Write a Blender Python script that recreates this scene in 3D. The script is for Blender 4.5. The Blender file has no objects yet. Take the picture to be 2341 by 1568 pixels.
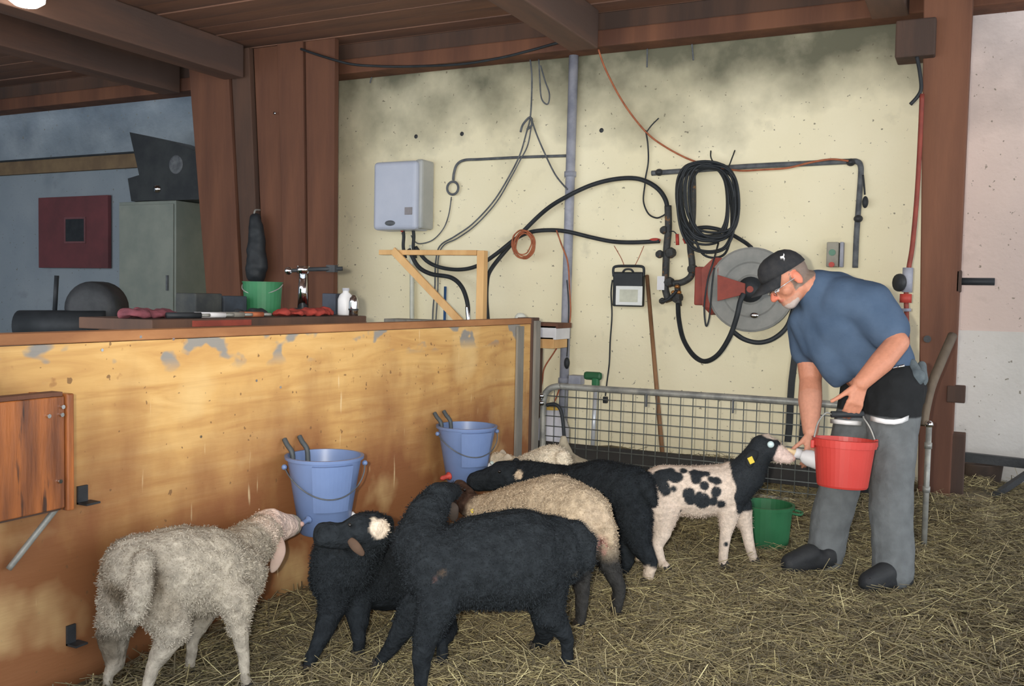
import bpy, bmesh, math, random
import numpy as np
from mathutils import Vector, Matrix, noise as mnoise

random.seed(7); rng = np.random.default_rng(7)
scene = bpy.context.scene
COL = scene.collection

# ------------------------------------------------------------------ camera
F = 2150.0                       # focal length in photo pixels (2341 x 1568)
CP = np.array([0.0, 0.0, 1.22])  # eye height above the straw
def _rx(a): c, s = math.cos(a), math.sin(a); return np.array([[1,0,0],[0,c,-s],[0,s,c]])
def _rz(a): c, s = math.cos(a), math.sin(a); return np.array([[c,-s,0],[s,c,0],[0,0,1]])
CM = _rz(math.radians(26.5)) @ _rx(math.radians(90-2.9)) @ _rz(math.radians(1.15))
cam_d = bpy.data.cameras.new('camera'); cam = bpy.data.objects.new('camera', cam_d); COL.objects.link(cam)
cam_d.sensor_fit = 'HORIZONTAL'; cam_d.sensor_width = 36.0; cam_d.lens = F/2341*36.0; cam_d.clip_start = 0.02
m4 = Matrix.Identity(4)
for i in range(3):
    for j in range(3): m4[i][j] = CM[i][j]
    m4[i][3] = CP[i]
cam.matrix_world = m4
scene.camera = cam
RIGHT, UP, FWD = CM[:,0], CM[:,1], -CM[:,2]

# ------------------------------------------------------------------ world, flash, exposure
w = bpy.data.worlds.new('world'); scene.world = w; w.use_nodes = True
bg = w.node_tree.nodes['Background']
bg.inputs[0].default_value = (0.90, 0.95, 1.0, 1); bg.inputs[1].default_value = 3.0   # dull daylight from the open side of the barn
fl = bpy.data.lights.new('camera_flash', 'SPOT'); flash = bpy.data.objects.new('camera_flash', fl); COL.objects.link(flash)
fl.energy = 540; fl.color = (1.0, 0.93, 0.80); fl.spot_size = math.radians(74); fl.spot_blend = 1.0; fl.shadow_soft_size = 0.02
fp = CP + RIGHT*(-0.10) + UP*0.03
tgt = CP + FWD*5 + UP*0.75 + RIGHT*0.25
flash.location = fp
flash.rotation_euler = Vector(tgt-fp).to_track_quat('-Z', 'Y').to_euler()
vs = scene.view_settings
vs.view_transform = 'Standard'; vs.look = 'None'; vs.exposure = 0.0; vs.gamma = 1.0; vs.use_curve_mapping = False

# ------------------------------------------------------------------ pixel -> place
def ray(u, v): return CM @ np.array([(u-1170.5)/F, -(v-784.0)/F, -1.0])
def P(u, v, Z): return CP + ray(u, v)*Z
def PG(u, v, z=0.0): d = ray(u, v); return CP + d*((z-CP[2])/d[2])
def PY(u, v, Y): d = ray(u, v); return CP + d*(Y/d[1])
def PX(u, v, X): d = ray(u, v); return CP + d*(X/d[0])
def depth(p): return float(np.dot(np.asarray(p)-CP, FWD))
YW = 6.70      # back wall
XP = -2.42     # pen partition
YG = 5.60      # mesh gate

# ------------------------------------------------------------------ materials
def lin(c):
    c = [x/255.0 for x in c]
    return tuple((x/12.92 if x <= 0.04045 else ((x+0.055)/1.055)**2.4) for x in c) + (1.0,)
MATS = {}
def mat(name, c1, c2=None, rough=0.7, scale=6.0, stretch=(1,1,1), bump=0.0, bscale=None, metal=0.0, c3=None, s3=20.0, t3=0.62, spec=0.3, detail=6.0, sheen=0.0, mix=(0.38,0.62)):
    if name in MATS: return MATS[name]
    m = bpy.data.materials.new(name); m.use_nodes = True; nt = m.node_tree; N = nt.nodes; L = nt.links
    b = N['Principled BSDF']
    b.inputs['Roughness'].default_value = rough; b.inputs['Metallic'].default_value = metal
    b.inputs['Specular IOR Level'].default_value = spec
    if sheen: b.inputs['Sheen Weight'].default_value = sheen
    tc = N.new('ShaderNodeTexCoord'); mp = N.new('ShaderNodeMapping'); L.new(tc.outputs['Object'], mp.inputs[0])
    mp.inputs['Scale'].default_value = stretch
    def nz(s, d=detail):
        n = N.new('ShaderNodeTexNoise'); n.inputs['Scale'].default_value = s; n.inputs['Detail'].default_value = d
        n.inputs['Roughness'].default_value = 0.6; L.new(mp.outputs[0], n.inputs['Vector']); return n
    if c2 is None: c2 = tuple(max(0, x*0.86) for x in c1)
    n1 = nz(scale); r = N.new('ShaderNodeValToRGB'); L.new(n1.outputs['Fac'], r.inputs[0])
    r.color_ramp.elements[0].position = mix[0]; r.color_ramp.elements[1].position = mix[1]
    r.color_ramp.elements[0].color = lin(c1); r.color_ramp.elements[1].color = lin(c2)
    out = r.outputs['Color']
    if c3 is not None:
        n2 = nz(s3, 4.0); r2 = N.new('ShaderNodeValToRGB'); L.new(n2.outputs['Fac'], r2.inputs[0])
        r2.color_ramp.elements[0].position = t3; r2.color_ramp.elements[1].position = t3+0.05
        r2.color_ramp.elements[0].color = (0,0,0,1); r2.color_ramp.elements[1].color = (1,1,1,1)
        mx = N.new('ShaderNodeMixRGB'); L.new(r2.outputs['Color'], mx.inputs[0]); L.new(out, mx.inputs[1]); mx.inputs[2].default_value = lin(c3)
        out = mx.outputs['Color']
    L.new(out, b.inputs['Base Color'])
    if bump:
        nb = nz(bscale or scale*4); bp = N.new('ShaderNodeBump'); bp.inputs['Strength'].default_value = bump; bp.inputs['Distance'].default_value = 0.01
        L.new(nb.outputs['Fac'], bp.inputs['Height']); L.new(bp.outputs['Normal'], b.inputs['Normal'])
    MATS[name] = m; return m

def attr_mat(name, rough=0.9, bump=0.5, bscale=90.0, var=0.25, sheen=0.0, spec=0.2):
    """colour from the pigment stored on the mesh, broken up with noise"""
    if name in MATS: return MATS[name]
    m = bpy.data.materials.new(name); m.use_nodes = True; nt = m.node_tree; N = nt.nodes; L = nt.links
    b = N['Principled BSDF']; b.inputs['Roughness'].default_value = rough; b.inputs['Specular IOR Level'].default_value = spec
    if sheen: b.inputs['Sheen Weight'].default_value = sheen
    a = N.new('ShaderNodeAttribute'); a.attribute_name = 'Col'
    tc = N.new('ShaderNodeTexCoord')
    n = N.new('ShaderNodeTexNoise'); n.inputs['Scale'].default_value = bscale*0.5; n.inputs['Detail'].default_value = 6; L.new(tc.outputs['Object'], n.inputs['Vector'])
    mr = N.new('ShaderNodeMapRange'); L.new(n.outputs['Fac'], mr.inputs['Value']); mr.inputs['From Min'].default_value = 0.3; mr.inputs['From Max'].default_value = 0.7
    mr.inputs['To Min'].default_value = 1-var; mr.inputs['To Max'].default_value = 1+var
    vm = N.new('ShaderNodeVectorMath'); vm.operation = 'SCALE'; L.new(a.outputs['Color'], vm.inputs[0]); L.new(mr.outputs[0], vm.inputs['Scale'])
    L.new(vm.outputs[0], b.inputs['Base Color'])
    if bump:
        n2 = N.new('ShaderNodeTexNoise'); n2.inputs['Scale'].default_value = bscale; n2.inputs['Detail'].default_value = 5; L.new(tc.outputs['Object'], n2.inputs['Vector'])
        bp = N.new('ShaderNodeBump'); bp.inputs['Strength'].default_value = bump; bp.inputs['Distance'].default_value = 0.01
        L.new(n2.outputs['Fac'], bp.inputs['Height']); L.new(bp.outputs['Normal'], b.inputs['Normal'])
    MATS[name] = m; return m

# ------------------------------------------------------------------ mesh helpers
ORG = {}
def link(o, parent, org):
    COL.objects.link(o); org = np.asarray(org, float); ORG[o.name] = org
    if parent is not None:
        o.parent = parent; o.location = org - ORG[parent.name]
    else: o.location = org
    return o
def tag(o, label=None, cat=None, group=None, kind=None):
    if label: o['label'] = label
    if cat: o['category'] = cat
    if group: o['group'] = group
    if kind: o['kind'] = kind
    return o
def empty(name, loc, label=None, cat=None, group=None, kind=None):
    o = bpy.data.objects.new(name, None); o.empty_display_size = 0.1
    link(o, None, loc); return tag(o, label, cat, group, kind)
def A(*p): return np.array(p, float)
def frame(d):
    d = np.asarray(d, float); d = d/np.linalg.norm(d)
    h = A(0,0,1) if abs(d[2]) < 0.9 else A(1,0,0)
    a = np.cross(d, h); a /= np.linalg.norm(a); b = np.cross(a, d); return d, a, b
class MB:
    def __init__(s): s.v = []; s.f = []
    def add(s, vs, fs):
        k = len(s.v); s.v += [tuple(float(c) for c in p) for p in vs]; s.f += [tuple(i+k for i in q) for q in fs]; return s
    def hexa(s, c8):   # 4 bottom (ccw from above), 4 top
        return s.add(c8, [(3,2,1,0),(4,5,6,7),(0,1,5,4),(1,2,6,5),(2,3,7,6),(3,0,4,7)])
    def box(s, lo, hi):
        x0,y0,z0 = lo; x1,y1,z1 = hi
        return s.hexa([(x0,y0,z0),(x1,y0,z0),(x1,y1,z0),(x0,y1,z0),(x0,y0,z1),(x1,y0,z1),(x1,y1,z1),(x0,y1,z1)])
    def obox(s, c, size, ax=None):   # oriented box: ax = 3 unit vectors
        c = np.asarray(c, float); ax = np.eye(3) if ax is None else np.asarray(ax, float); h = np.asarray(size, float)/2
        g = lambda a,b,d: c + ax[0]*h[0]*a + ax[1]*h[1]*b + ax[2]*h[2]*d
        return s.hexa([g(-1,-1,-1),g(1,-1,-1),g(1,1,-1),g(-1,1,-1),g(-1,-1,1),g(1,-1,1),g(1,1,1),g(-1,1,1)])
    def bar(s, p0, p1, wdt, thk, side=None):   # rectangular bar between two points
        p0 = np.asarray(p0, float); p1 = np.asarray(p1, float); d, a, b = frame(p1-p0)
        if side is not None:
            a = np.asarray(side, float); a = a - d*np.dot(a, d); a /= np.linalg.norm(a); b = np.cross(a, d)
        return s.obox((p0+p1)/2, (np.linalg.norm(p1-p0), wdt, thk), (d, a, b))
    def cyl(s, p0, p1, r0, r1=None, n=12, cap=True):
        r1 = r0 if r1 is None else r1; p0 = np.asarray(p0, float); p1 = np.asarray(p1, float); d, a, b = frame(p1-p0)
        vs = []
        for p, r in ((p0,r0),(p1,r1)):
            for k in range(n):
                t = 2*math.pi*k/n; vs.append(p + (a*math.cos(t)+b*math.sin(t))*r)
        fs = [(k,(k+1)%n,n+(k+1)%n,n+k) for k in range(n)]
        if cap: fs += [tuple(range(n-1,-1,-1)), tuple(range(n,2*n))]
        return s.add(vs, fs)
    def lathe(s, c, prof, axis=(0,0,1), n=24, arc=None):   # prof: (radius, along)
        c = np.asarray(c, float); d, a, b = frame(axis); vs = []; fs = []
        for r, h in prof:
            for k in range(n):
                t = 2*math.pi*k/n; vs.append(c + d*h + (a*math.cos(t)+b*math.sin(t))*max(r,1e-4))
        for i in range(len(prof)-1):
            for k in range(n):
                fs.append((i*n+k, i*n+(k+1)%n, (i+1)*n+(k+1)%n, (i+1)*n+k))
        return s.add(vs, fs)
    def tube(s, pts, r, n=8, sub=6, closed=False):
        pts = [np.asarray(p, float) for p in pts]; q = spline(pts, sub, closed); m = len(q); vs = []; fs = []
        up = None
        for i in range(m):
            d = (q[(i+1)%m]-q[i-1]) if (closed or 0 < i < m-1) else (q[1]-q[0] if i == 0 else q[-1]-q[-2])
            d = d/(np.linalg.norm(d)+1e-9)
            if up is None: _, a, _ = frame(d)
            else: a = up - d*np.dot(up, d); a /= (np.linalg.norm(a)+1e-9)
            up = a; b = np.cross(d, a); rr = r[min(i*len(r)//m, len(r)-1)] if isinstance(r, (list,tuple)) else r
            for k in range(n):
                t = 2*math.pi*k/n; vs.append(q[i] + (a*math.cos(t)+b*math.sin(t))*rr)
        for i in range(m if closed else m-1):
            for k in range(n):
                i2 = (i+1)%m; fs.append((i*n+k, i*n+(k+1)%n, i2*n+(k+1)%n, i2*n+k))
        if not closed: fs += [tuple(range(n-1,-1,-1)), tuple((m-1)*n+k for k in range(n))]
        return s.add(vs, fs)
    def prism(s, poly, off):   # polygon (3d points) swept by off
        n = len(poly); off = np.asarray(off, float); vs = [np.asarray(p, float) for p in poly]; vs += [p+off for p in vs]
        fs = [tuple(range(n)), tuple(range(2*n-1, n-1, -1))] + [(k, n+k, n+(k+1)%n, (k+1)%n) for k in range(n)]
        return s.add(vs, fs)
    def ell(s, c, rad, ax=None, nu=16, nv=10):
        c = np.asarray(c, float); ax = np.eye(3) if ax is None else np.asarray(ax, float); rad = (rad,)*3 if np.isscalar(rad) else rad
        vs = [c + ax[2]*rad[2]]
        for i in range(1, nv):
            ph = math.pi*i/nv
            for k in range(nu):
                t = 2*math.pi*k/nu
                vs.append(c + ax[0]*rad[0]*math.sin(ph)*math.cos(t) + ax[1]*rad[1]*math.sin(ph)*math.sin(t) + ax[2]*rad[2]*math.cos(ph))
        vs.append(c - ax[2]*rad[2]); e = len(vs)-1
        fs = [(0, 1+k, 1+(k+1)%nu) for k in range(nu)]
        for i in range(nv-2):
            for k in range(nu):
                fs.append((1+i*nu+k, 1+(i+1)*nu+k, 1+(i+1)*nu+(k+1)%nu, 1+i*nu+(k+1)%nu))
        fs += [(e, e-nu+(k+1)%nu, e-nu+k) for k in range(nu)]
        return s.add(vs, fs)
    def cap(s, p0, r0, p1, r1, n=14):   # round-ended tapered limb
        p0 = np.asarray(p0, float); p1 = np.asarray(p1, float); L = np.linalg.norm(p1-p0)
        if L < 1e-5: return s.ell(p0, max(r0, r1))
        prof = [(r0*math.cos(a), -r0*math.sin(a)) for a in (1.5, 1.1, 0.7, 0.35, 0)] + [(r1*math.cos(a), L+r1*math.sin(a)) for a in (0, 0.35, 0.7, 1.1, 1.5)]
        k = len(s.v); s.lathe(p0, prof, p1-p0, n)
        m = len(s.v); s.f += [tuple(range(k+n-1, k-1, -1)), tuple(range(m-n, m))]; return s
    def build(s, name, m, parent=None, smooth=False, org=None, bevel=0.0, label=None, cat=None, group=None, kind=None, sub=0):
        v = np.array(s.v)
        if org is None: org = A((v[:,0].min()+v[:,0].max())/2, (v[:,1].min()+v[:,1].max())/2, v[:,2].min())
        me = bpy.data.meshes.new(name); me.from_pydata([tuple(p) for p in (v-org)], [], s.f); me.validate()
        bm = bmesh.new(); bm.from_mesh(me); bmesh.ops.recalc_face_normals(bm, faces=bm.faces); bm.to_mesh(me); bm.free()
        if smooth: me.polygons.foreach_set('use_smooth', [True]*len(me.polygons))
        if m: me.materials.append(m)
        o = bpy.data.objects.new(name, me); link(o, parent, org)
        if bevel:
            md = o.modifiers.new('bevel', 'BEVEL'); md.width = bevel; md.segments = 2; md.limit_method = 'ANGLE'
        if sub:
            md = o.modifiers.new('sub', 'SUBSURF'); md.levels = sub; md.render_levels = sub
        return tag(o, label, cat, group, kind)
def spline(pts, sub, closed=False):
    if len(pts) < 3 and not closed: return pts
    out = []; n = len(pts)
    for i in range(n if closed else n-1):
        if closed: a,b,c,d = pts[i-1], pts[i], pts[(i+1)%n], pts[(i+2)%n]
        else: a,b,c,d = pts[max(i-1,0)], pts[i], pts[i+1], pts[min(i+2,n-1)]
        for k in range(sub):
            t = k/sub; out.append(0.5*((2*b)+(c-a)*t+(2*a-5*b+4*c-d)*t*t+(3*b-a-3*c+d)*t**3))
    if not closed: out.append(pts[-1])
    return out

def remesh(name, mb, m, parent=None, voxel=0.008, smooth=6, colour=None, lump=0.0, lscale=30.0, org=None, sm_fac=0.5, **kw):
    """fuse overlapping forms into one continuous skin; colour(verts)->(n,3) linear pigment"""
    v = np.array(mb.v)
    if org is None: org = A((v[:,0].min()+v[:,0].max())/2, (v[:,1].min()+v[:,1].max())/2, v[:,2].min())
    me = bpy.data.meshes.new(name+'_src'); me.from_pydata([tuple(p) for p in (v-org)], [], mb.f)
    bm = bmesh.new(); bm.from_mesh(me); bmesh.ops.recalc_face_normals(bm, faces=bm.faces); bm.to_mesh(me); bm.free()
    t = bpy.data.objects.new(name+'_src', me); COL.objects.link(t)
    r = t.modifiers.new('r', 'REMESH'); r.mode = 'VOXEL'; r.voxel_size = voxel
    if smooth:
        q = t.modifiers.new('s', 'SMOOTH'); q.factor = sm_fac; q.iterations = smooth
    dg = bpy.context.evaluated_depsgraph_get(); dg.update()
    me2 = bpy.data.meshes.new_from_object(t.evaluated_get(dg)); me2.name = name
    bpy.data.objects.remove(t); bpy.data.meshes.remove(me)
    n = len(me2.vertices); co = np.empty(n*3, np.float32); me2.vertices.foreach_get('co', co); co = co.reshape(-1,3).astype(float)
    if lump:
        nr = np.empty(n*3, np.float32); me2.vertices.foreach_get('normal', nr); nr = nr.reshape(-1,3)
        d = np.array([mnoise.noise(Vector(p*lscale)) + 0.6*mnoise.noise(Vector(p*lscale*2.3)) for p in co])
        co = co + nr*(d*lump)[:,None]; me2.vertices.foreach_set('co', co.astype(np.float32).ravel())
    if colour is not None:
        c = np.ones((n,4), np.float32); c[:,:3] = colour(co+org)
        at = me2.attributes.new('Col', 'FLOAT_COLOR', 'POINT'); at.data.foreach_set('color', c.ravel())
    me2.polygons.foreach_set('use_smooth', [True]*len(me2.polygons))
    me2.materials.clear(); me2.materials.append(m)
    o = bpy.data.objects.new(name, me2); link(o, parent, org)
    return tag(o, **kw)

# ================================================================== SETTING
M_wood_dark = mat('dark_timber', (98,74,62), (74,60,54), 0.85, 3.0, (1,1,0.15), 0.4, 20)
M_wood_red = mat('red_brown_timber', (124,84,64), (94,64,52), 0.8, 3.0, (1,1,0.12), 0.35, 18)
M_ceil = mat('ceiling_boards', (146,108,88), (112,88,78), 0.85, 2.0, (0.2,1,1), 0.3, 15)
M_joist = mat('joist_timber', (124,94,80), (96,80,74), 0.85, 3.0, (1,0.15,1), 0.3, 18)
M_black = mat('black_rubber', (48,52,56), (38,42,46), 0.55, 10)
M_blackm = mat('black_metal', (58,60,63), (46,49,52), 0.5, 12, metal=0.0, bump=0.2)
M_steel = mat('galvanised_steel', (164,164,158), (130,132,130), 0.42, 14, metal=0.25, bump=0.15)
M_chrome = mat('chrome', (225,228,232), (205,210,215), 0.12, 4, metal=1.0)
M_pipe = mat('grey_pipe', (168,170,182), (138,142,156), 0.6, 6, bump=0.1)
M_dpipe = mat('dark_grey_pipe', (104,108,112), (76,80,86), 0.6, 14, bump=0.2)
M_orange = mat('orange_cable', (178,108,74), (150,84,60), 0.6, 20)
M_red = mat('red_paint', (146,70,58), (124,60,52), 0.6, 8, bump=0.1)
M_pine = mat('new_pine', (226,184,128), (204,158,104), 0.65, 4.0, (1,1,0.3), 0.1, 20)
M_green = mat('green_plastic', (50,114,76), (42,100,66), 0.5, 3)
M_white = mat('white_plastic', (226,226,228), (208,208,212), 0.4, 3)

def wall_material(name, ca, cb, grime, z0, z1, speck=(110,105,90), hi=0.35):
    m = bpy.data.materials.new(name); m.use_nodes = True; nt = m.node_tree; N = nt.nodes; L = nt.links
    b = N['Principled BSDF']; b.inputs['Roughness'].default_value = 0.9; b.inputs['Specular IOR Level'].default_value = 0.15
    g = N.new('ShaderNodeNewGeometry'); sp = N.new('ShaderNodeSeparateXYZ'); L.new(g.outputs['Position'], sp.inputs[0])
    def nz(s, d=6.0):
        n = N.new('ShaderNodeTexNoise'); n.inputs['Scale'].default_value = s; n.inputs['Detail'].default_value = d; L.new(g.outputs['Position'], n.inputs['Vector']); return n.outputs['Fac']
    def ramp(src, a, bb, ca_, cb_):
        r = N.new('ShaderNodeValToRGB'); L.new(src, r.inputs[0]); e = r.color_ramp.elements
        e[0].position = a; e[1].position = bb; e[0].color = ca_; e[1].color = cb_; return r.outputs['Color']
    base = ramp(nz(1.3), 0.35, 0.65, lin(ca), lin(cb))
    def mixc(f, a, col):
        x = N.new('ShaderNodeMixRGB'); L.new(f, x.inputs[0]); L.new(a, x.inputs[1]); x.inputs[2].default_value = lin(col); return x.outputs['Color']
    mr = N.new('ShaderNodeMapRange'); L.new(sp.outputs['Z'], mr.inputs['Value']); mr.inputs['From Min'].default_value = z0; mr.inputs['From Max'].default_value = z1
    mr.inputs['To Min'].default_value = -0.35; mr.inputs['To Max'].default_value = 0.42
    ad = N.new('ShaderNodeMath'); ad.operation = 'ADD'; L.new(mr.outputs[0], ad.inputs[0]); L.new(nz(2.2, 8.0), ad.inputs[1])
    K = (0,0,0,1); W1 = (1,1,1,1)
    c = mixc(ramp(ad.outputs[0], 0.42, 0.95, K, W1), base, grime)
    c = mixc(ramp(nz(34.0, 2.0), 0.70, 0.74, K, (0.8,0.8,0.8,1)), c, speck)
    c = mixc(ramp(nz(5.0, 8.0), 0.62, 0.75, K, (hi,hi,hi,1)), c, tuple(x*0.72 for x in ca))
    L.new(c, b.inputs['Base Color'])
    bp = N.new('ShaderNodeBump'); bp.inputs['Strength'].default_value = 0.25; bp.inputs['Distance'].default_value = 0.01; L.new(nz(30.0), bp.inputs['Height']); L.new(bp.outputs['Normal'], b.inputs['Normal'])
    return m
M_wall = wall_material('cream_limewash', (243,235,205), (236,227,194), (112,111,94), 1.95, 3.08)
M_wallR = wall_material('pinkish_plaster', (214,196,188), (200,184,178), (150,140,136), 2.0, 3.2)
M_wallRl = wall_material('whitish_plaster', (214,212,210), (196,194,190), (160,150,140), 1.6, 2.4)
M_wallL = wall_material('blue_grey_plaster', (150,160,168), (134,146,156), (92,104,116), 2.0, 3.3)

# floor: uneven bedding ground
def ground_z(x, y):
    z = 0.018*mnoise.noise(Vector((x*1.7, y*1.7, 0))) + 0.010*mnoise.noise(Vector((x*5, y*5, 3)))
    z += 0.10*max(0.0, min(1.0, (y-5.05)/0.55))**1.5*(0.7+0.5*mnoise.noise(Vector((x*2, y*2, 9))))*(1.0 if x < 0.1 else 0.3)
    z += 0.05*max(0.0, 1-abs(x-XP)/0.35)*(0.6+0.6*mnoise.noise(Vector((x*3, y*3, 5))))
    return z
nx, ny = 150, 110; x0, x1, y0, y1 = -11.5, 5.0, -1.0, 8.0
gv = [(x0+(x1-x0)*i/nx, y0+(y1-y0)*j/ny, 0) for j in range(ny+1) for i in range(nx+1)]
gv = [(x, y, ground_z(x, y)-0.012) for x, y, _ in gv]
gf = [(j*(nx+1)+i, j*(nx+1)+i+1, (j+1)*(nx+1)+i+1, (j+1)*(nx+1)+i) for j in range(ny) for i in range(nx)]
M_ground = mat('trodden_bedding', (128,116,90), (88,82,68), 0.95, 9.0, bump=0.8, bscale=60, c3=(140,126,90), s3=40, t3=0.58)
MB().add(gv, gf).build('floor', M_ground, smooth=True, org=A(0,0,0), kind='structure', label='straw covered barn floor')

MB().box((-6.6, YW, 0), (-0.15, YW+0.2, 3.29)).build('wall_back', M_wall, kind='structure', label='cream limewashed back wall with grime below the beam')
MB().box((-11.5, YW+0.25, 0), (-5.2, YW+0.45, 3.32)).build('wall_left', M_wallL, kind='structure', label='blue grey wall in the dark corner')
wr = empty('wall_right', (1.8, 7.2, 0), kind='structure', label='pinkish plastered wall beyond the timber post')
zl = PY(2265, 757, 7.2)[2]
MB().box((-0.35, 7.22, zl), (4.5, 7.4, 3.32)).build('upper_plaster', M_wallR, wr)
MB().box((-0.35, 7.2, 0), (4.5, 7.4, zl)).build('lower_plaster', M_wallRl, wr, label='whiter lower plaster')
MB().box((-0.35, 6.902, 0), (-0.2, 7.22, 3.32)).build('return_face', M_wallR, wr)

# ceiling: boards on joists, beam along the wall head
MB().box((-10.6, -1.0, 0), (-10.4, YW+0.25, 3.29)).build('wall_daylight_block', M_wallL, kind='structure', label='unseen blue grey wall added to darken the left corner')  # out of view, added to hold daylight off the left corner
ce = empty('ceiling', (-3, 3, 3.3), kind='structure', label='dark timber ceiling of boards on joists')
for k in range(35):
    y = -0.45 + k*0.205; d = random.uniform(-0.006, 0.006)
    MB().box((-10.6, y, 3.30+d), (4.5, y+0.198, 3.325+d)).build('plank', M_ceil, ce)
for X in (PY(400,140,6.5)[0], PY(640,140,6.5)[0]-0.25, PY(1340,120,6.5)[0], PY(2035,80,6.5)[0], PY(2035,80,6.5)[0]+1.6):
    MB().box((X-0.11, 1.5, 3.02), (X+0.11, 6.207 if -6.5 < X < -4.9 else 6.46, 3.296)).build('joist', M_joist, ce, bevel=0.01)
MB().box((-10.398, 6.48, 3.04), (4.5, 6.69, 3.16)).build('beam', M_wood_red, ce, bevel=0.01, label='red brown beam along the head of the cream wall')
MB().box((-10.398, 6.52, 3.165), (4.5, 6.69, 3.295)).build('beam', M_wood_dark, ce, bevel=0.01)

# dark board partition left of the cream wall
wp = empty('wall_partition', (PY(620,600,6.25)[0], 6.25, 0), kind='structure', label='tall dark brown board partition beside the cream wall')
Lt, Lb = PY(436,120,6.25), PY(488,790,6.25); Rt, Rb = PY(764,150,6.25), PY(760,790,6.25)
def pedge(t, z):
    a = Lb[0] + (Lt[0]-Lb[0])*(z-Lb[2])/(Lt[2]-Lb[2]); b = Rb[0] + (Rt[0]-Rb[0])*(z-Rb[2])/(Rt[2]-Rb[2]); return a+(b-a)*t
ts = [0, 0.30, 0.44, 0.62, 0.80, 1.0]; dy = [-0.04, -0.015, 0.03, 0.0, 0.02]
for k in range(5):
    a, b = ts[k], ts[k+1]-0.008; yy = 6.25+dy[k]
    MB().hexa([(pedge(a,0),yy,0),(pedge(b,0),yy,0),(pedge(b,0),yy+0.06,0),(pedge(a,0),yy+0.06,0),(pedge(a,3.28),yy,3.28),(pedge(b,3.28),yy,3.28),(pedge(b,3.28),yy+0.06,3.28),(pedge(a,3.28),yy+0.06,3.28)]).build('plank', M_wood_red if k in (0,2,3,4) else M_wood_dark, wp, bevel=0.006)
MB().box((pedge(0,1)-0.02, 6.36, 0), (pedge(1,1)-0.34, 6.68, 3.0)).build('post', M_wood_dark, wp)

# ------------------------------------------------------------------ loose straw
def straw(n, name):
    pts = []
    while len(pts) < n:
        m = n*2; Z = rng.uniform(2.3**0.5, 6.9**0.5, m)**2; u = rng.uniform(-150, 3300, m)
        X = (u-1170)/F*Z; px = CP[0] + FWD[0]*Z/np.hypot(FWD[0],FWD[1]) + RIGHT[0]*X; py = FWD[1]*Z + RIGHT[1]*X
        ok = (px > XP+0.06) & (py < np.where(px > -0.2, 7.1, 6.6)) & (py > 1.2)
        pts += list(zip(px[ok], py[ok]))
    pts = np.array(pts[:n])
    zz = np.array([ground_z(a, b) for a, b in pts]); L = rng.gamma(4.0, 0.019, n)+0.015; az = rng.uniform(0, 2*np.pi, n); pit = rng.normal(0, 0.16, n)
    tall = rng.random(n) < 0.003; pit[tall] = rng.uniform(0.3, 0.8, tall.sum())
    d = np.stack([np.cos(az)*np.cos(pit), np.sin(az)*np.cos(pit), np.sin(pit)], 1)
    s = np.stack([-np.sin(az), np.cos(az), np.zeros(n)], 1); up = np.cross(s, -d)*-1
    wd = rng.uniform(0.0010, 0.0022, n)
    c = np.stack([pts[:,0], pts[:,1], zz + np.abs(np.sin(pit))*L*0.5 + rng.uniform(-0.006, 0.016, n)], 1)
    a = c - d*L[:,None]/2; b = c + d*L[:,None]/2 + up*(rng.normal(0, 0.01, n))[:,None]
    keep = np.ones(n, bool)
    for e in (a, b, c):
        keep &= (e[:,0] > XP+0.006) | (e[:,1] > 5.22)
        keep &= e[:,1] < np.where(e[:,0] > -0.14, 7.19, 6.69)
        for (xa_, xb_, ya_, yb_) in ((-0.36,0.07,6.17,6.47),(-0.36,-0.14,6.69,7.25)): keep &= ~((e[:,0] > xa_) & (e[:,0] < xb_) & (e[:,1] > ya_) & (e[:,1] < yb_))
        for (cx_, cy_, cr_) in ((-0.932,4.77,0.125),(0.03,7.02,0.13)): keep &= np.hypot(e[:,0]-cx_, e[:,1]-cy_) > cr_
    a, b, s, up, wd = a[keep], b[keep], s[keep], up[keep], wd[keep]; n = int(keep.sum())
    w3 = wd[:,None]
    V = np.stack([a-s*w3, a+s*w3, a+up*w3*1.3, b-s*w3, b+s*w3, b+up*w3*1.3], 1).reshape(-1,3)
    base = (np.arange(n)*6)[:,None]
    Fq = np.concatenate([base+[0,1,4,3], base+[1,2,5,4], base+[2,0,3,5]], 1).reshape(-1)
    me = bpy.data.meshes.new(name); nf = n*3
    me.vertices.add(n*6); me.vertices.foreach_set('co', V.astype(np.float32).ravel())
    me.loops.add(nf*4); me.loops.foreach_set('vertex_index', Fq.astype(np.int32))
    me.polygons.add(nf); me.polygons.foreach_set('loop_start', np.arange(0, nf*4, 4, dtype=np.int32))
    me.update(calc_edges=True); me.validate()
    pal = 1.42*np.array([lin(c_)[:3] for c_ in ((150,140,108),(132,122,96),(172,162,122),(112,104,84),(98,92,76),(196,188,144))])
    ci = rng.choice(len(pal), n, p=[0.24,0.26,0.12,0.2,0.14,0.04]); c = np.ones((n,6,4), np.float32); c[:,:,:3] = (pal[ci]*rng.uniform(0.8,1.15,(n,1)))[:,None,:]
    at = me.attributes.new('Col', 'FLOAT_COLOR', 'POINT'); at.data.foreach_set('color', c.ravel())
    me.materials.append(attr_mat('straw', 0.75, 0, 30, 0.1))
    o = bpy.data.objects.new(name, me); link(o, None, A(0,0,0)); return o
tag(straw(105000, 'straw_bedding'), 'trampled yellow brown straw spread over the barn floor', 'straw', kind='stuff')

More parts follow.
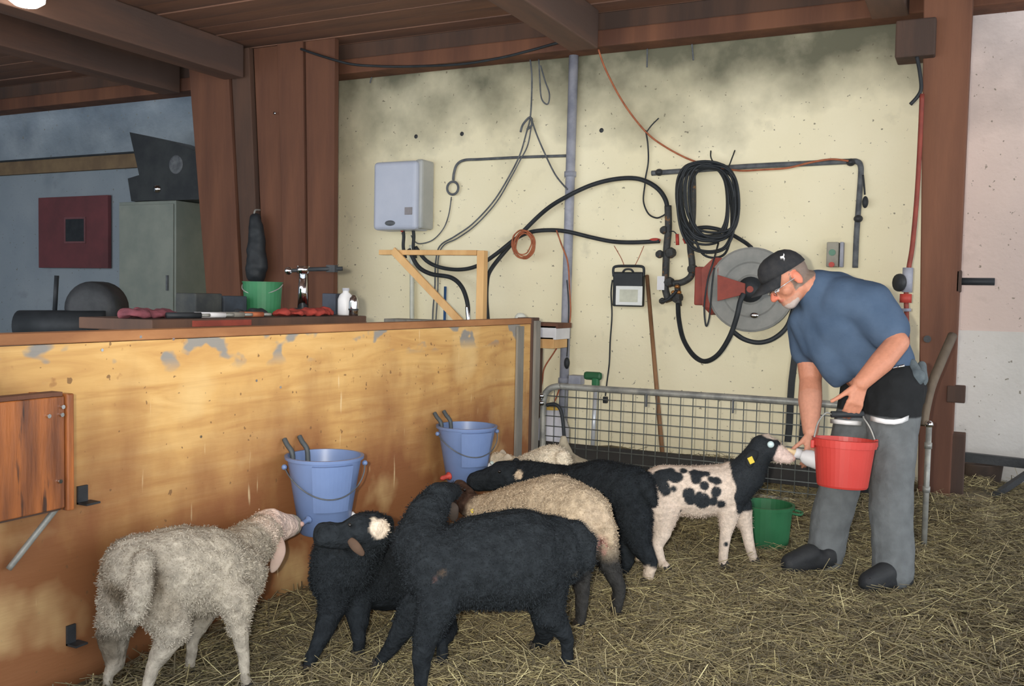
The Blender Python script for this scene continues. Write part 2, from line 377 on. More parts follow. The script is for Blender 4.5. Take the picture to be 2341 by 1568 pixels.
# ================================================================== PEN PARTITION
ply = mat('plywood', (226,182,110), (204,154,88), 0.55, 2.4, (1,0.35,3.0), 0.12, 14, c3=(160,116,74), s3=9.0, t3=0.66, spec=0.35)
def ply_material():
    m = bpy.data.materials.new('stained_plywood'); m.use_nodes = True; nt = m.node_tree; N = nt.nodes; L = nt.links
    b = N['Principled BSDF']; b.inputs['Roughness'].default_value = 0.55; b.inputs['Specular IOR Level'].default_value = 0.3
    g = N.new('ShaderNodeNewGeometry')
    def nz(s, sc, d=6.0, dist=0.0):
        mp = N.new('ShaderNodeMapping'); mp.inputs['Scale'].default_value = sc; L.new(g.outputs['Position'], mp.inputs[0])
        n = N.new('ShaderNodeTexNoise'); n.inputs['Scale'].default_value = s; n.inputs['Detail'].default_value = d; n.inputs['Distortion'].default_value = dist; L.new(mp.outputs[0], n.inputs['Vector']); return n.outputs['Fac']
    def ramp(src, pts):
        r = N.new('ShaderNodeValToRGB'); L.new(src, r.inputs[0]); e = r.color_ramp.elements
        while len(e) < len(pts): e.new(0.5)
        for q, (p, c) in zip(e, pts): q.position = p; q.color = c
        return r.outputs['Color']
    K = (0,0,0,1); W1 = (1,1,1,1)
    def mixc(f, a, col):
        x = N.new('ShaderNodeMixRGB'); L.new(f, x.inputs[0]); L.new(a, x.inputs[1]); x.inputs[2].default_value = lin(col); return x.outputs['Color']
    c = ramp(nz(3.0, (1,0.6,5.0), 8, 1.2), [(0.3, lin((228,188,124))), (0.5, lin((216,172,108))), (0.72, lin((194,146,90)))])
    # muck splashed up from the bedding: a real dirt belt on the lower half, ragged edge
    sp = N.new('ShaderNodeSeparateXYZ'); L.new(g.outputs['Position'], sp.inputs[0])
    mr = N.new('ShaderNodeMapRange'); L.new(sp.outputs['Z'], mr.inputs['Value']); mr.inputs['From Min'].default_value = 0.98; mr.inputs['From Max'].default_value = 0.15
    mr.inputs['To Min'].default_value = -0.3; mr.inputs['To Max'].default_value = 0.6
    ad = N.new('ShaderNodeMath'); ad.operation = 'ADD'; L.new(mr.outputs[0], ad.inputs[0]); L.new(nz(4.0, (1,1,0.6), 8), ad.inputs[1])
    c = mixc(ramp(ad.outputs[0], [(0.28, K), (0.80, (0.95,0.95,0.95,1))]), c, (140,90,58))
    c = mixc(ramp(nz(16.0, (1,1,1), 3), [(0.70, K), (0.76, (0.6,0.6,0.6,1))]), c, (160,112,70))      # knots and specks
    c = mixc(ramp(nz(42.0, (1,1,1), 1), [(0.735, K), (0.765, (0.8,0.8,0.8,1))]), c, (122,90,62))
    c = mixc(ramp(nz(9.0, (1,4.0,0.35), 3), [(0.70, K), (0.76, (0.75,0.75,0.75,1))]), c, (236,214,170))   # pale drips
    c = mixc(ramp(nz(2.2, (1,1,1), 4), [(0.60, K), (0.72, (0.5,0.5,0.5,1))]), c, (238,208,150))
    # grey worn scuffs in a row below the top rail
    mz = N.new('ShaderNodeMapRange'); L.new(sp.outputs['Z'], mz.inputs['Value']); mz.inputs['From Min'].default_value = 0.93; mz.inputs['From Max'].default_value = 0.99
    m2 = N.new('ShaderNodeMath'); m2.operation = 'MULTIPLY'; L.new(mz.outputs[0], m2.inputs[0]); L.new(ramp(nz(4.5, (1,1,1.6), 3), [(0.56, K), (0.60, W1)]), m2.inputs[1])
    c = mixc(m2.outputs[0], c, (150,146,140))
    L.new(c, b.inputs['Base Color'])
    bp = N.new('ShaderNodeBump'); bp.inputs['Strength'].default_value = 0.15; bp.inputs['Distance'].default_value = 0.01; L.new(nz(18.0, (1,0.5,4)), bp.inputs['Height']); L.new(bp.outputs['Normal'], b.inputs['Normal'])
    return m
M_ply = ply_material()
M_cap = mat('brown_cap_rail', (184,132,88), (152,104,70), 0.7, 5, (1,0.3,1), 0.2)
M_greyed = mat('greyed_metal_strip', (138,134,126), (104,102,98), 0.6, 8, (1,1,0.2), 0.2)
pen = empty('pen_partition', (XP, 3.2, 0), 'long tan plywood pen partition with brown top rail', 'partition')
YE = 5.20
MB().box((XP-0.02, 0.9, -0.01), (XP, YE, 1.05)).build('plywood_panel', M_ply, pen)
MB().box((XP-0.065, 0.9, 1.052), (XP+0.004, YE, 1.085)).build('top_rail', M_cap, pen, bevel=0.004)
MB().box((XP-0.09, YE-0.10, 0), (XP+0.012, YE, 1.088)).build('end_post', M_wood_dark, pen, bevel=0.004)
MB().box((XP+0.003, YE-0.30, 0), (XP+0.016, YE-0.22, 1.04)).build('metal_strip', M_greyed, pen)
MB().box((XP+0.013, YE-0.085, 0), (XP+0.03, YE-0.02, 1.07)).build('metal_strip', M_greyed, pen)
for (u, v, h, wd) in ((186,1130,0.055,0.035), (160,1450,0.06,0.03)):      # black angle brackets
    p = PX(u, v, XP); b = MB(); b.box((XP+0.001, p[1]-wd/2, p[2]-h/2), (XP+0.008, p[1]+wd/2, p[2]+h/2)); b.box((XP+0.001, p[1]-wd/2, p[2]-h/2), (XP+0.045, p[1]+wd*0.9, p[2]-h/2+0.006))
    b.build('bracket', M_blackm, pen, label='black angle bracket')
for (u, v) in ((232,800),(458,998),(640,885),(585,870),(395,775),(320,770)):
    p = PX(u, v, XP); MB().cyl(p, p+A(0.004,0,0), 0.005, n=8).build('screw', M_chrome, pen, label='bright screw head')

# wooden feed box on the partition, left
M_box = mat('varnished_boards', (176,104,52), (112,66,40), 0.35, 5.0, (3,3,0.35), 0.25, 12, c3=(70,48,38), s3=7.0, t3=0.6, spec=0.5)
fb = empty('feed_box', PX(110,1165,XP+0.16), 'dark orange brown varnished feed box hung on the plywood', 'feed box')
X1 = XP+0.16; pr = PX(166,1030,X1); zt, zb_ = PX(150,905,X1)[2], PX(150,1160,X1)[2]
ye = pr[1]; ys = 0.9
MB().box((X1-0.02, ys, zb_), (X1, ye-0.025, zt)).build('front_board', M_box, fb, bevel=0.003)
MB().box((X1-0.03, ye-0.022, zb_-0.01), (X1+0.008, ye, zt+0.006)).build('corner_post', M_box, fb, bevel=0.004)
MB().box((XP+0.004, ye-0.02, zb_), (X1-0.022, ye, zt)).build('end_board', M_box, fb)
MB().box((XP+0.002, ys, zb_-0.01), (X1-0.022, ye-0.022, zb_+0.02)).build('bottom_board', M_wood_dark, fb)
MB().box((X1-0.045, ys, zt+0.001), (X1-0.002, ye-0.03, zt+0.012)).build('rim', M_wood_red, fb)
MB().box((XP+0.003, ys, zt-0.06), (XP+0.016, ye-0.12, zt+0.05)).build('back_board', M_wood_dark, fb)
a_ = PX(138,1150,X1-0.05); b_ = PX(20,1300,XP+0.02)
MB().tube([a_, (a_+b_)/2, b_], 0.009, 10).build('strut', M_steel, fb, smooth=True, label='pale metal strut under the feed box')
for (u, v) in ((142,930),(140,948),(110,951),(136,1100)):
    p = PX(u, v, X1+0.001); MB().cyl(p, p+A(0.006,0,0), 0.006, n=8).build('screw', M_chrome, fb)

# ================================================================== BLUE TEAT BUCKETS
M_bluep = mat('blue_grey_plastic', (110,132,176), (100,121,164), 0.38, 3, spec=0.45)
M_teat = mat('red_rubber_teat', (190,74,64), (168,64,56), 0.5, 8)
M_lip = mat('dull_steel_hook', (84,90,94), (60,66,70), 0.5, 10)
def teat_bucket(u_top, v_top, rtop_px, v_bot, label, teats, drop=0.0):
    # hangs on the plywood: back of the rim touches the panel
    Y0 = PX(u_top, v_top, XP+0.15)[1]; c0 = PX(u_top, v_top, XP+0.15); Z = depth(c0)
    R = rtop_px*Z/F; c = A(XP+R+0.025, PX(u_top, v_top, XP+R+0.025)[1], 0); pt = PX(u_top, v_top, XP+R+0.025); zt = pt[2]; zb = PX(u_top, v_bot, XP+R+0.02)[2]+0.01
    H = zt-zb; Rb = R*0.66
    root = empty('teat_bucket', (c[0], c[1], zb), label, 'bucket', 'blue teat buckets hung on the plywood')
    cc = A(c[0], c[1], zb)
    prof = [(0.001,0.004),(Rb*0.94,0.004),(Rb,0.012),(R*0.985,H-0.012),(R*1.05,H-0.012),(R*1.06,H),(R*0.975,H),(Rb*0.95,0.02),(0.001,0.02)]
    mb = MB(); k0 = len(mb.v); mb.lathe(cc, prof, n=40)
    out = []
    for p in mb.v:      # flat face with a step on the viewer's side, as moulded
        q = np.array(p); out.append(tuple(q))
    mb.v = out
    body = mb.build('bucket_body', M_bluep, root, smooth=True, org=cc)
    body.modifiers.new('es', 'EDGE_SPLIT').split_angle = math.radians(40)
    # moulded flat panel on the right-hand half
    a0 = math.radians(-62); pan = MB(); seg = 10; vs = []
    for hh in (0.35, 0.93):
        rr = Rb + (R*0.985-Rb)*hh + 0.012
        for k in range(seg+1):
            t = math.radians(-70) + math.radians(62)*k/seg; vs.append(cc + A(rr*math.cos(t), rr*math.sin(t), H*hh))
    fs = [(k, k+1, seg+2+k, seg+1+k) for k in range(seg)]
    pan.add(vs, fs); po = pan.build('moulded_panel', M_bluep, root, smooth=False); md = po.modifiers.new('s','SOLIDIFY'); md.thickness = 0.010; md.offset = 0
    # wire bail hanging down in front
    pts = []
    for k in range(13):
        t = math.pi*k/12; an = math.radians(-125) + math.radians(170)*k/12
        hh = H*(0.88-0.36*math.sin(t)); rr = Rb + (R*0.985-Rb)*(hh/H) + 0.021
        pts.append(cc + A(rr*math.cos(an), rr*math.sin(an), hh))
    MB().tube(pts, 0.0028, 6, 4).build('bail', M_dpipe, root, smooth=True, label='thin wire handle hanging on the bucket')
    for s in (0, -1):
        ln = pts[s]; MB().ell(ln, 0.011, nu=10, nv=6).build('bail_lug', M_bluep, root, smooth=True)
    # two hooks over the back rim, up the panel
    for dy in (-0.055, 0.035):
        hk = MB(); yb = c[1]+dy
        hk.tube([A(XP+0.06,yb,zt-0.06), A(XP+0.055,yb,zt+0.005), A(XP+0.03,yb,zt+0.035), A(XP+0.012,yb+0.005,zt+0.055)], 0.010, 6, 5)
        hk.build('hook', M_lip, root, smooth=True, label='dark steel hook over the rim')
    for (an, hh, col, sz) in teats:
        t = math.radians(an); rr = Rb + (R*0.985-Rb)*hh; d = A(math.cos(t), math.sin(t), -0.15); p = cc + A(rr*math.cos(t), rr*math.sin(t), H*hh)
        MB().lathe(p, [(0.001,0),(sz,0),(sz,0.006),(sz*0.6,0.012),(sz*0.55,0.03),(sz*0.62,0.045),(sz*0.3,0.055),(0.001,0.057)], d, 12).build('teat', col, root, smooth=True)
    return root
teat_bucket(742, 1040, 84, 1222, 'blue grey teat bucket with two hooks beside the white lamb', [(35, 0.22, M_white, 0.016), (-84, 0.25, M_bluep, 0.015)])
teat_bucket(1067, 972, 66, 1106, 'blue grey teat bucket with a red teat low on its side', [(-112, 0.16, M_teat, 0.02), (25, 0.3, M_white, 0.016)])

# ================================================================== GATE
gate = empty('mesh_gate', PY(1500,1150,YG)*A(1,1,0), 'galvanised tube gate filled with square wire mesh', 'gate')
gl, gr_ = PY(1243,900,YG)[0], PY(1950,915,YG)[0]; gt = 0.635
zbot = 0.02
r_ = 0.021
MB().tube([A(gl,YG,zbot), A(gl,YG,0.3), A(gl,YG,gt-0.12), A(gl+0.025,YG,gt-0.035), A(gl+0.11,YG,gt), A(gl+0.3,YG,gt), A(gr_-0.1,YG,gt), A(gr_,YG,gt-0.02), A(gr_,YG,gt-0.1), A(gr_,YG,zbot)], r_, 12, 6).build('tube_frame', M_steel, gate, smooth=True)
MB().cyl(A(gl,YG,0.06), A(gr_,YG,0.06), 0.015).build('bottom_rail', M_steel, gate, smooth=True)
M_wire = mat('dull_wire', (112,116,112), (90,94,92), 0.5, 20, metal=0.2)
z = gt-0.066
while z > 0.08:
    MB().cyl(A(gl+0.01,YG-0.004,z), A(gr_-0.01,YG-0.004,z), 0.0036, n=6).build('mesh_wire', M_wire, gate, smooth=True); z -= 0.066
x = gl+0.075
while x < gr_-0.02:
    MB().cyl(A(x,YG+0.004,0.06), A(x,YG+0.004,gt-(0.0 if x > gl+0.09 else 0.03)), 0.0032, n=6).build('mesh_wire', M_wire, gate, smooth=True); x += 0.077
for u in (1479, 1677):
    p = PY(u, 925, YG)[0]; MB().bar(A(p,YG-0.012,gt-0.09), A(p,YG-0.012,gt-0.005), 0.02, 0.008).build('stay', M_dpipe, gate)
for v in (905, 921):
    q = PY(1238, v, YG-0.03); MB().ell(q, (0.02,0.02,0.02), nu=12, nv=8).build('hinge_bolt', M_chrome, gate, smooth=True)
pl, pr2 = PY(1298,1035,YG+0.12), PY(1862,1072,YG+0.12)
MB().bar(A(-2.75,YG+0.14,pl[2]+0.0), A(gr_+0.1,YG+0.14,pl[2]), 0.06, 0.115, side=(0,1,0)).build('dark_plank', mat('wet_dark_board', (58,56,54), (44,44,46), 0.8, 6, (0.2,1,1)), None, label='long dark board lying behind the mesh gate', cat='board', bevel=0.004)
o = bpy.data.objects['dark_plank']
for x in (-2.3, -1.2):
    MB().box((x-0.04, YG+0.11, 0), (x+0.04, YG+0.17, pl[2]-0.058)).build('foot_block', M_wood_dark, o)

# ================================================================== THINGS ON THE BACK WALL
def W(u, v, off=0.02): return PY(u, v, YW-off)
def wtube(name, pts, r, m, label=None, cat=None, off=0.02, parent=None, n=8, sub=6, group=None):
    q = [W(p[0], p[1], p[2] if len(p) > 2 else off) for p in pts]
    q = [p if p[1] < 6.475 else p*A(1,1,0)+A(0,0,min(p[2], 3.041)) for p in q]      # whatever hangs behind the beam face stops at its underside
    return MB().tube(q, r, n, sub).build(name, m, parent, smooth=True, label=label, cat=cat, group=group)
# grey standpipe, floor to beam
pp = empty('standpipe', A(W(1292,900)[0], YW-0.05, 0), 'pale grey vertical pipe from floor to ceiling on the cream wall', 'pipe')
q0, q1 = W(1312,118,0.05), W(1290,860,0.05); q0 = q1 + (q0-q1)*(3.043-q1[2])/(q0[2]-q1[2]); qb = q1 + (q1-q0)*((q1[2]-0.0)/(q0[2]-q1[2]))
MB().cyl(qb, q0, 0.036, n=16).build('pipe', M_pipe, pp, smooth=True)
for v in (390, 870): 
    t = (v-118)/(860-118); c = q0+(q1-q0)*t; MB().cyl(c-A(0,0,0.02), c+A(0,0,0.02), 0.046, n=16).build('clamp', M_pipe, pp, smooth=True)
c = W(1318,868,0.05); MB().obox(c, (0.10,0.09,0.07)).build('junction_block', M_pipe, pp, bevel=0.006)
# thin conduit to the heater with ring
cd = empty('thin_conduit', W(1040,460), 'thin grey conduit running from the standpipe to a small ring', 'pipe')
wtube('conduit', [(1296,356),(1200,359),(1100,364),(1062,366),(1045,376),(1038,395),(1036,412)], 0.011, M_dpipe, parent=cd)
cr = W(1035,430,0.03); MB().tube([cr+A(math.cos(t)*0.052,0,math.sin(t)*0.052) for t in np.linspace(0,2*math.pi,13)[:-1]], 0.010, 8, 4, True).build('ring', M_dpipe, cd, smooth=True)
wtube('lead', [(1032,450),(1026,490),(1014,522),(990,548),(962,557),(948,552),(940,538)], 0.005, M_dpipe, parent=cd)
# heater
hb = empty('water_heater', W(920,528,0.1), 'pale blue grey boxy water heater on the cream wall', 'heater')
xa, xb = W(858,450,0.2)[0], W(990,450,0.03)[0]; za, zb2 = W(920,527,0.15)[2], W(920,371,0.15)[2]
M_heat = mat('pale_enamel', (190,196,212), (178,186,204), 0.35, 2, c3=(150,150,150), s3=9, t3=0.72)
mb = MB().box((xa, YW-0.24, za), (xb-0.03, YW-0.012, zb2)); hbo = mb.build('casing', M_heat, hb, bevel=0.035); hbo.modifiers['bevel'].segments = 4
MB().box((xb-0.075, YW-0.20, za+0.01), (xb, YW-0.010, zb2+0.012)).build('side_cover', mat('grey_enamel', (176,178,176), (160,164,164), 0.4, 3), hb, bevel=0.02)
cc = A((xa+xb)/2-0.05, YW-0.243, za+0.055); MB().ell(cc, (0.05,0.012,0.022)).build('control_recess', M_dpipe, hb, smooth=True)
cc = A(xb-0.1, YW-0.246, za+0.15); MB().box(cc-A(0.035,0,0.03), cc+A(0.035,0.012,0.03)).build('rating_plate', mat('faded_plate', (150,146,150)), hb)
for u, c_ in ((921, M_black), (944, M_black)):
    wtube('inlet_hose', [(u,522,0.1),(u+2,540,0.1),(u+1,565,0.09),(u+6,590,0.07)], 0.014, c_, parent=hb)
MB().ell(W(919,527,0.12), 0.014, nu=10, nv=6).build('red_tap', M_teat, hb, smooth=True)
wtube('white_drain', [(941,560,0.06),(942,640,0.05),(942,735,0.05),(944,1000,0.05)], 0.02, mat('clear_hose', (206,208,196), (190,192,180), 0.3, 8), parent=hb)
# black water hoses
wtube('black_hose', [(1116,740,0.25),(1112,690,0.25),(1113,650,0.22),(1120,620,0.17),(1150,580,0.085),(1200,525,0.062),(1250,478,0.08),(1300,447,0.103),(1355,422,0.075),(1410,409,0.05),(1460,409,0.05),(1500,428,0.05),(1522,458,0.05),(1527,495,0.05)], 0.017, M_black, 'thick black hose arching high over the grey standpipe', 'hose', n=10)
wtube('black_hose', [(950,565,0.10),(975,596,0.10),(1010,612,0.10),(1055,616,0.12),(1095,606,0.125),(1135,580,0.128),(1180,545,0.113),(1215,530,0.10),(1260,526,0.10),(1300,530,0.104),(1350,542,0.06),(1400,552,0.05),(1450,554,0.05),(1508,551,0.05)], 0.016, M_black, 'black hose dipping under the heater and running right along the wall', 'hose', n=10)
wtube('black_hose', [(935,570,0.12),(955,608,0.13),(985,626,0.14),(1030,634,0.15),(1055,655,0.16),(1068,690,0.17),(1071,728,0.18),(1071,760,0.18)], 0.018, M_black, 'short black hose hooking down behind the pen rail', 'hose', n=10)
wtube('steel_ferrule', [(1069,700,0.172),(1071,728,0.18),(1071,738,0.18)], 0.0205, M_chrome, 'bright steel ferrule below the short black hose', 'fitting')
MB().ell(W(1497,549,0.05), (0.045,0.016,0.016)).build('red_coupling', M_teat, None, smooth=True, label='small red hose coupling on the lower black hose', cat='coupling')
# cables from the ceiling
wtube('hanging_cable', [(1213,95,0.06),(1216,180,0.05),(1213,262,0.05),(1203,305,0.04),(1188,355,0.039),(1160,410,0.034),(1126,463,0.03),(1080,512,0.03),(1040,540,0.03),(1006,562,0.03),(996,600,0.03),(994,660,0.03),(989,735,0.03),(990,900,0.03)], 0.0065, M_dpipe, 'grey cable dropping from the beam and sweeping left to the bench', 'cable')
wtube('hanging_cable', [(1217,270,0.05),(1207,330,0.038),(1188,368,0.038),(1170,402,0.03),(1135,462,0.025),(1088,514,0.025),(1045,545,0.025),(1015,560,0.025),(1002,590,0.025),(1001,660,0.025),(996,740,0.025)], 0.0055, M_dpipe, 'thinner twin cable beside the sweeping grey cable', 'cable')
wtube('hanging_cable', [(1214,268,0.04),(1226,305,0.035),(1246,352,0.039),(1270,400,0.05),(1297,433,0.094)], 0.0065, M_dpipe, 'short grey cable slanting from the knot to the standpipe', 'cable')
wtube('cable_knot', [(1190,302,0.04),(1196,284,0.05),(1212,268,0.06),(1216,285,0.06),(1205,296,0.05)], 0.009, M_dpipe, 'tied knot of cable on the cream wall', 'cable')
wtube('cable_loop', [(1232,120,0.05),(1234,180,0.05),(1238,225,0.05),(1252,238,0.05),(1256,215,0.05),(1246,185,0.05),(1236,150,0.05)], 0.006, M_dpipe, 'small slack cable loop under the beam by the standpipe', 'cable')
wtube('dark_ceiling_cable', [(688,112,0.458),(735,128,0.475),(800,146,0.45),(860,151,0.36),(930,152,0.235),(1050,147,0.235),(1140,133,0.235),(1210,116,0.235),(1260,102,0.235),(1306,90,0.236)], 0.010, M_black, 'dark cable sagging along the bottom of the ceiling beam', 'cable')
for (u,v,du,dv) in ((852,152,-6,38),(1480,100,-1,54),(1582,92,3,46),(2090,90,18,40)):
    wtube('cobweb_strand', [(u,v,0.03),(u+du*0.4,v+dv*0.5,0.03),(u+du,v+dv,0.02)], 0.006, M_dpipe, {852:'short dark strand hanging from the beam above the water heater',1480:'short dark strand under the beam above the red brown cord',1582:'short dark strand under the beam above the black hose coil',2090:'dark strand hanging beside the top of the timber post'}[u], 'strand', group='strands hanging from the beam')
# orange
co = empty('orange_cable_coil', W(1197,590,0.12), 'small coil of thin orange cable hung on the black hose', 'cable coil')
for k in range(6):
    r0 = 0.078+0.012*random.random(); cx = W(1197+random.uniform(-5,5), 558+random.uniform(-5,5), 0.146)
    MB().tube([cx+A(math.cos(t)*r0,random.uniform(-0.012,0.012),math.sin(t)*r0*1.18) for t in np.linspace(0,2*math.pi,13)[:-1]], 0.005, 6, 4, True).build('turn', M_orange, co, smooth=True)
wtube('orange_lead', [(1272,526,0.122),(1284,560,0.09),(1298,600,0.1),(1302,660,0.1),(1304,720,0.1),(1296,755,0.1),(1270,800,0.1),(1245,840,0.1),(1240,870,0.1),(1236,905,0.1),(1262,925,0.1),(1282,880,0.1)], 0.006, M_orange, 'thin orange lead hanging beside the standpipe', 'lead')
pld = empty('plug_lead', W(1296,845,0.11), 'black lead with a plug hanging along the standpipe', 'lead')
wtube('lead', [(1296,640,0.12),(1300,700,0.11),(1298,780,0.11),(1296,815,0.11)], 0.005, M_black, parent=pld)
MB().ell(W(1296,830,0.11), (0.022,0.022,0.045)).build('plug', M_black, pld, smooth=True)
wtube('red_brown_cord', [(1368,112,0.15),(1385,160,0.08),(1425,235,0.05),(1475,300,0.04),(1520,335,0.04),(1580,366,0.035),(1640,382,0.047),(1690,390,0.047),(1740,388,0.047),(1800,384,0.047),(1850,372,0.047),(1900,364,0.06),(1940,368,0.06)], 0.007, M_orange, 'long red brown cord swooping from the joist to the dark conduit', 'cord')
wtube('black_thin_cable', [(1476,298,0.04),(1481,330,0.03),(1482,370,0.022),(1476,405,0.018),(1474,425,0.018),(1471,460,0.025),(1482,488,0.03),(1500,498,0.03),(1514,494,0.032),(1521,489,0.035)], 0.006, M_black, 'thin black cable hanging in a hook from the red brown cord', 'cable')
wtube('wire_end', [(1478,302,0.04),(1490,286,0.04),(1506,270,0.04)], 0.005, M_black, 'stub of dark wire sticking up where the cords meet', 'wire')
# dark angled conduit
dc = empty('angled_conduit', W(1955,610,0.04), 'dark grey conduit running level then turning down beside the socket box', 'pipe')
wtube('pipe', [(1490,396),(1560,391),(1700,381),(1840,374),(1940,369),(1960,370),(1967,378),(1968,400),(1963,470),(1958,540),(1955,612)], 0.019, M_dpipe, parent=dc, n=10)
for (u,v) in ((1507,394),(1575,390),(1945,371),(1962,500)):
    c = W(u,v,0.03); MB().ell(c, (0.03,0.03,0.026), nu=10, nv=8).build('clip', M_blackm, dc, smooth=True)
wtube('plug_lead', [(1973,400,0.04),(1976,430,0.04),(1977,445,0.04)], 0.006, M_black, parent=dc)
MB().ell(W(1978,462,0.05), (0.02,0.02,0.04)).build('hanging_plug', M_black, dc, smooth=True)
# coil of black hose
hc = empty('black_hose_coil', W(1615,590,0.12), 'tall oval coil of thin black hose hung on the dark conduit', 'hose coil')
for k in range(13):
    du = random.uniform(-7,7); top = 372+random.uniform(-4,14); bot = random.uniform(530,590); lft = 1556+random.uniform(-10,26); rgt = 1682+random.uniform(-20,8); o1 = random.uniform(0.115,0.19)
    cu, cv = (lft+rgt)/2, (top+bot)/2; a, b = (rgt-lft)/2, (bot-top)/2
    pts = []
    for t in np.linspace(0, 2*math.pi, 17)[:-1]:
        sx = math.cos(t); sy = math.sin(t); ux = cu + a*math.copysign(abs(sx)**0.7, sx)*(1.0+0.05*sy) - 10*(sy)*0.6; vy = cv - b*math.copysign(abs(sy)**0.85, sy)
        pts.append(W(ux, vy, o1+0.012*math.sin(3*t+k)))
    MB().tube(pts, 0.0085 if k else 0.013, 7, 4, True).build('turn', M_black, hc, smooth=True)
wtube('tie', [(1625,345,0.002),(1626,362,0.06),(1640,384,0.15),(1652,392,0.19),(1664,384,0.15),(1674,360,0.06),(1680,344,0.002)], 0.005, M_black, parent=hc)
wtube('tie', [(1642,556,0.17),(1637,575,0.38),(1630,600,0.475),(1618,640,0.478),(1610,700,0.476),(1614,745,0.475),(1622,722,0.476),(1628,650,0.478),(1633,612,0.476)], 0.006, M_black, parent=hc)
# manifold of dark pipes with valves
mf = empty('valve_manifold', W(1550,720,0.06), 'cluster of dark grimy pipes and valves left of the hose reel', 'valve')
M_grimy = mat('grimy_pipe', (72,74,74), (54,56,58), 0.55, 22, bump=0.5, c3=(130,96,62), s3=26, t3=0.6)
wtube('pipe', [(1527,470,0.05),(1528,520,0.05),(1524,570,0.05),(1522,620,0.05),(1521,660,0.05),(1530,690,0.05)], 0.026, M_grimy, parent=mf, n=10)
wtube('pipe', [(1583,392,0.06),(1584,450,0.06),(1583,500,0.06),(1578,560,0.06),(1582,600,0.06),(1580,630,0.06),(1560,645,0.06),(1535,648,0.06)], 0.024, M_grimy, parent=mf, n=10)
wtube('pipe', [(1548,648,0.07),(1550,675,0.08),(1552,700,0.08)], 0.022, M_grimy, parent=mf, n=10)
for (u,v,r) in ((1518,526,0.03),(1508,581,0.03),(1533,578,0.04),(1583,615,0.036),(1530,645,0.038),(1548,680,0.042),(1514,688,0.024)):
    MB().lathe(W(u,v,0.07), [(0.001,-r*0.8),(r*0.7,-r*0.8),(r,-r*0.3),(r,r*0.3),(r*0.7,r*0.8),(0.001,r*0.8)], (1,-0.3,0.1), 8).build('valve_body', M_grimy, mf)
for (u,v) in ((1548,655),(1540,668),(1552,668)):
    MB().ell(W(u,v,0.11), (0.02,0.014,0.014)).build('brass_fitting', mat('brass', (176,124,70), (150,100,56), 0.35, 10, metal=0.6), mf, smooth=True)
wtube('lever', [(1512,690,0.12),(1528,684,0.12),(1548,664,0.12)], 0.012, M_black, parent=mf)
wtube('red_tag', [(1548,535,0.09),(1549,560,0.09)], 0.013, M_teat, parent=mf, label='small red rubber tab')
wtube('red_tag', [(1563,545,0.09),(1568,556,0.09)], 0.011, M_teat, parent=mf, label='small red rubber tab')
wtube('tag_wire', [(1530,530,0.07),(1540,529,0.085),(1548,537,0.09)], 0.004, M_black, parent=mf); wtube('tag_wire', [(1580,536,0.08),(1570,540,0.09),(1563,546,0.09)], 0.004, M_black, parent=mf)
c = W(1511,647,0.08); MB().obox(c, (0.055,0.012,0.10)).build('paper_tag', M_white, mf, label='white tag')
wtube('black_hose', [(1590,522,0.055),(1620,520,0.055),(1660,530,0.055),(1700,552,0.075),(1718,566,0.12)], 0.014, M_black, 'black hose running from the manifold over to the hose reel', 'hose')
# hose reel
hr = empty('hose_reel', W(1712,770,0.25), 'large grey hose reel drum on a red wall bracket', 'hose reel')
M_disc = mat('dusty_grey_disc', (138,138,134), (118,120,118), 0.6, 5, c3=(134,108,88), s3=6, t3=0.68)
axd = A(0.16, -1.0, 0.02); axd /= np.linalg.norm(axd)
hub = W(1716, 662, 0.42); Zr = depth(hub); R = 97*Zr/F
MB().lathe(hub, [(0.03,0.012),(R*0.30,0.012),(R*0.36,0.0),(R*0.62,0.0),(R*0.66,0.008),(R*0.95,0.008),(R,0.0),(R,-0.012),(R*0.9,-0.012),(0.03,-0.012)], axd, 44).build('front_disc', M_disc, hr, smooth=False)
MB().lathe(hub-axd*0.16, [(0.03,0.01),(R*0.98,0.01),(R,0.0),(R*0.98,-0.012),(0.03,-0.012)], axd, 44).build('rear_disc', M_blackm, hr)
MB().lathe(hub-axd*0.15, [(R*0.72,0.0),(R*0.78,0.03),(R*0.8,0.06),(R*0.78,0.1),(R*0.72,0.135)], axd, 36).build('wound_hose', M_black, hr, smooth=True)
MB().lathe(hub, [(0.001,0.06),(0.05,0.06),(0.055,0.05),(0.085,0.02),(0.085,0.0)], axd, 24).build('hub', M_black, hr, smooth=True)
MB().cyl(hub+axd*0.06, hub+axd*0.075, 0.022, n=12).build('hub_nut', M_red, hr)
pa = [W(1640,628,0.50), W(1703,648,0.50), W(1703,672,0.50), W(1640,688,0.50)]
MB().prism([p for p in pa], A(0.0,0.02,0)).build('bracket_arm', M_red, hr)
MB().prism([W(1604,615,0.46), W(1606,700,0.46), W(1625,720,0.44), W(1640,708,0.46), W(1642,612,0.46), W(1652,590,0.44), W(1632,588,0.44)], A(0.02,0.10,0)).build('bracket_plate', M_red, hr)
MB().obox(W(1622,655,0.22), (0.10,0.42,0.26)).build('wall_bracket', M_red, hr, bevel=0.01)
MB().ell(hub+axd*0.02+A(0.03,0,-0.17), (0.03,0.012,0.02)).build('crank_knob', M_chrome, hr, smooth=True)
wtube('hose_loop', [(1550,695,0.1),(1552,730,0.15),(1562,775,0.25),(1585,812,0.35),(1612,826,0.42),(1642,810,0.47),(1668,770,0.5),(1684,725,0.52),(1692,690,0.52),(1700,672,0.5)], 0.017, M_black, parent=hr, n=10)
wtube('hose_loop', [(1672,755,0.46),(1700,775,0.42),(1735,783,0.40),(1770,773,0.38),(1800,745,0.36),(1815,700,0.34)], 0.016, M_black, parent=hr, n=10)
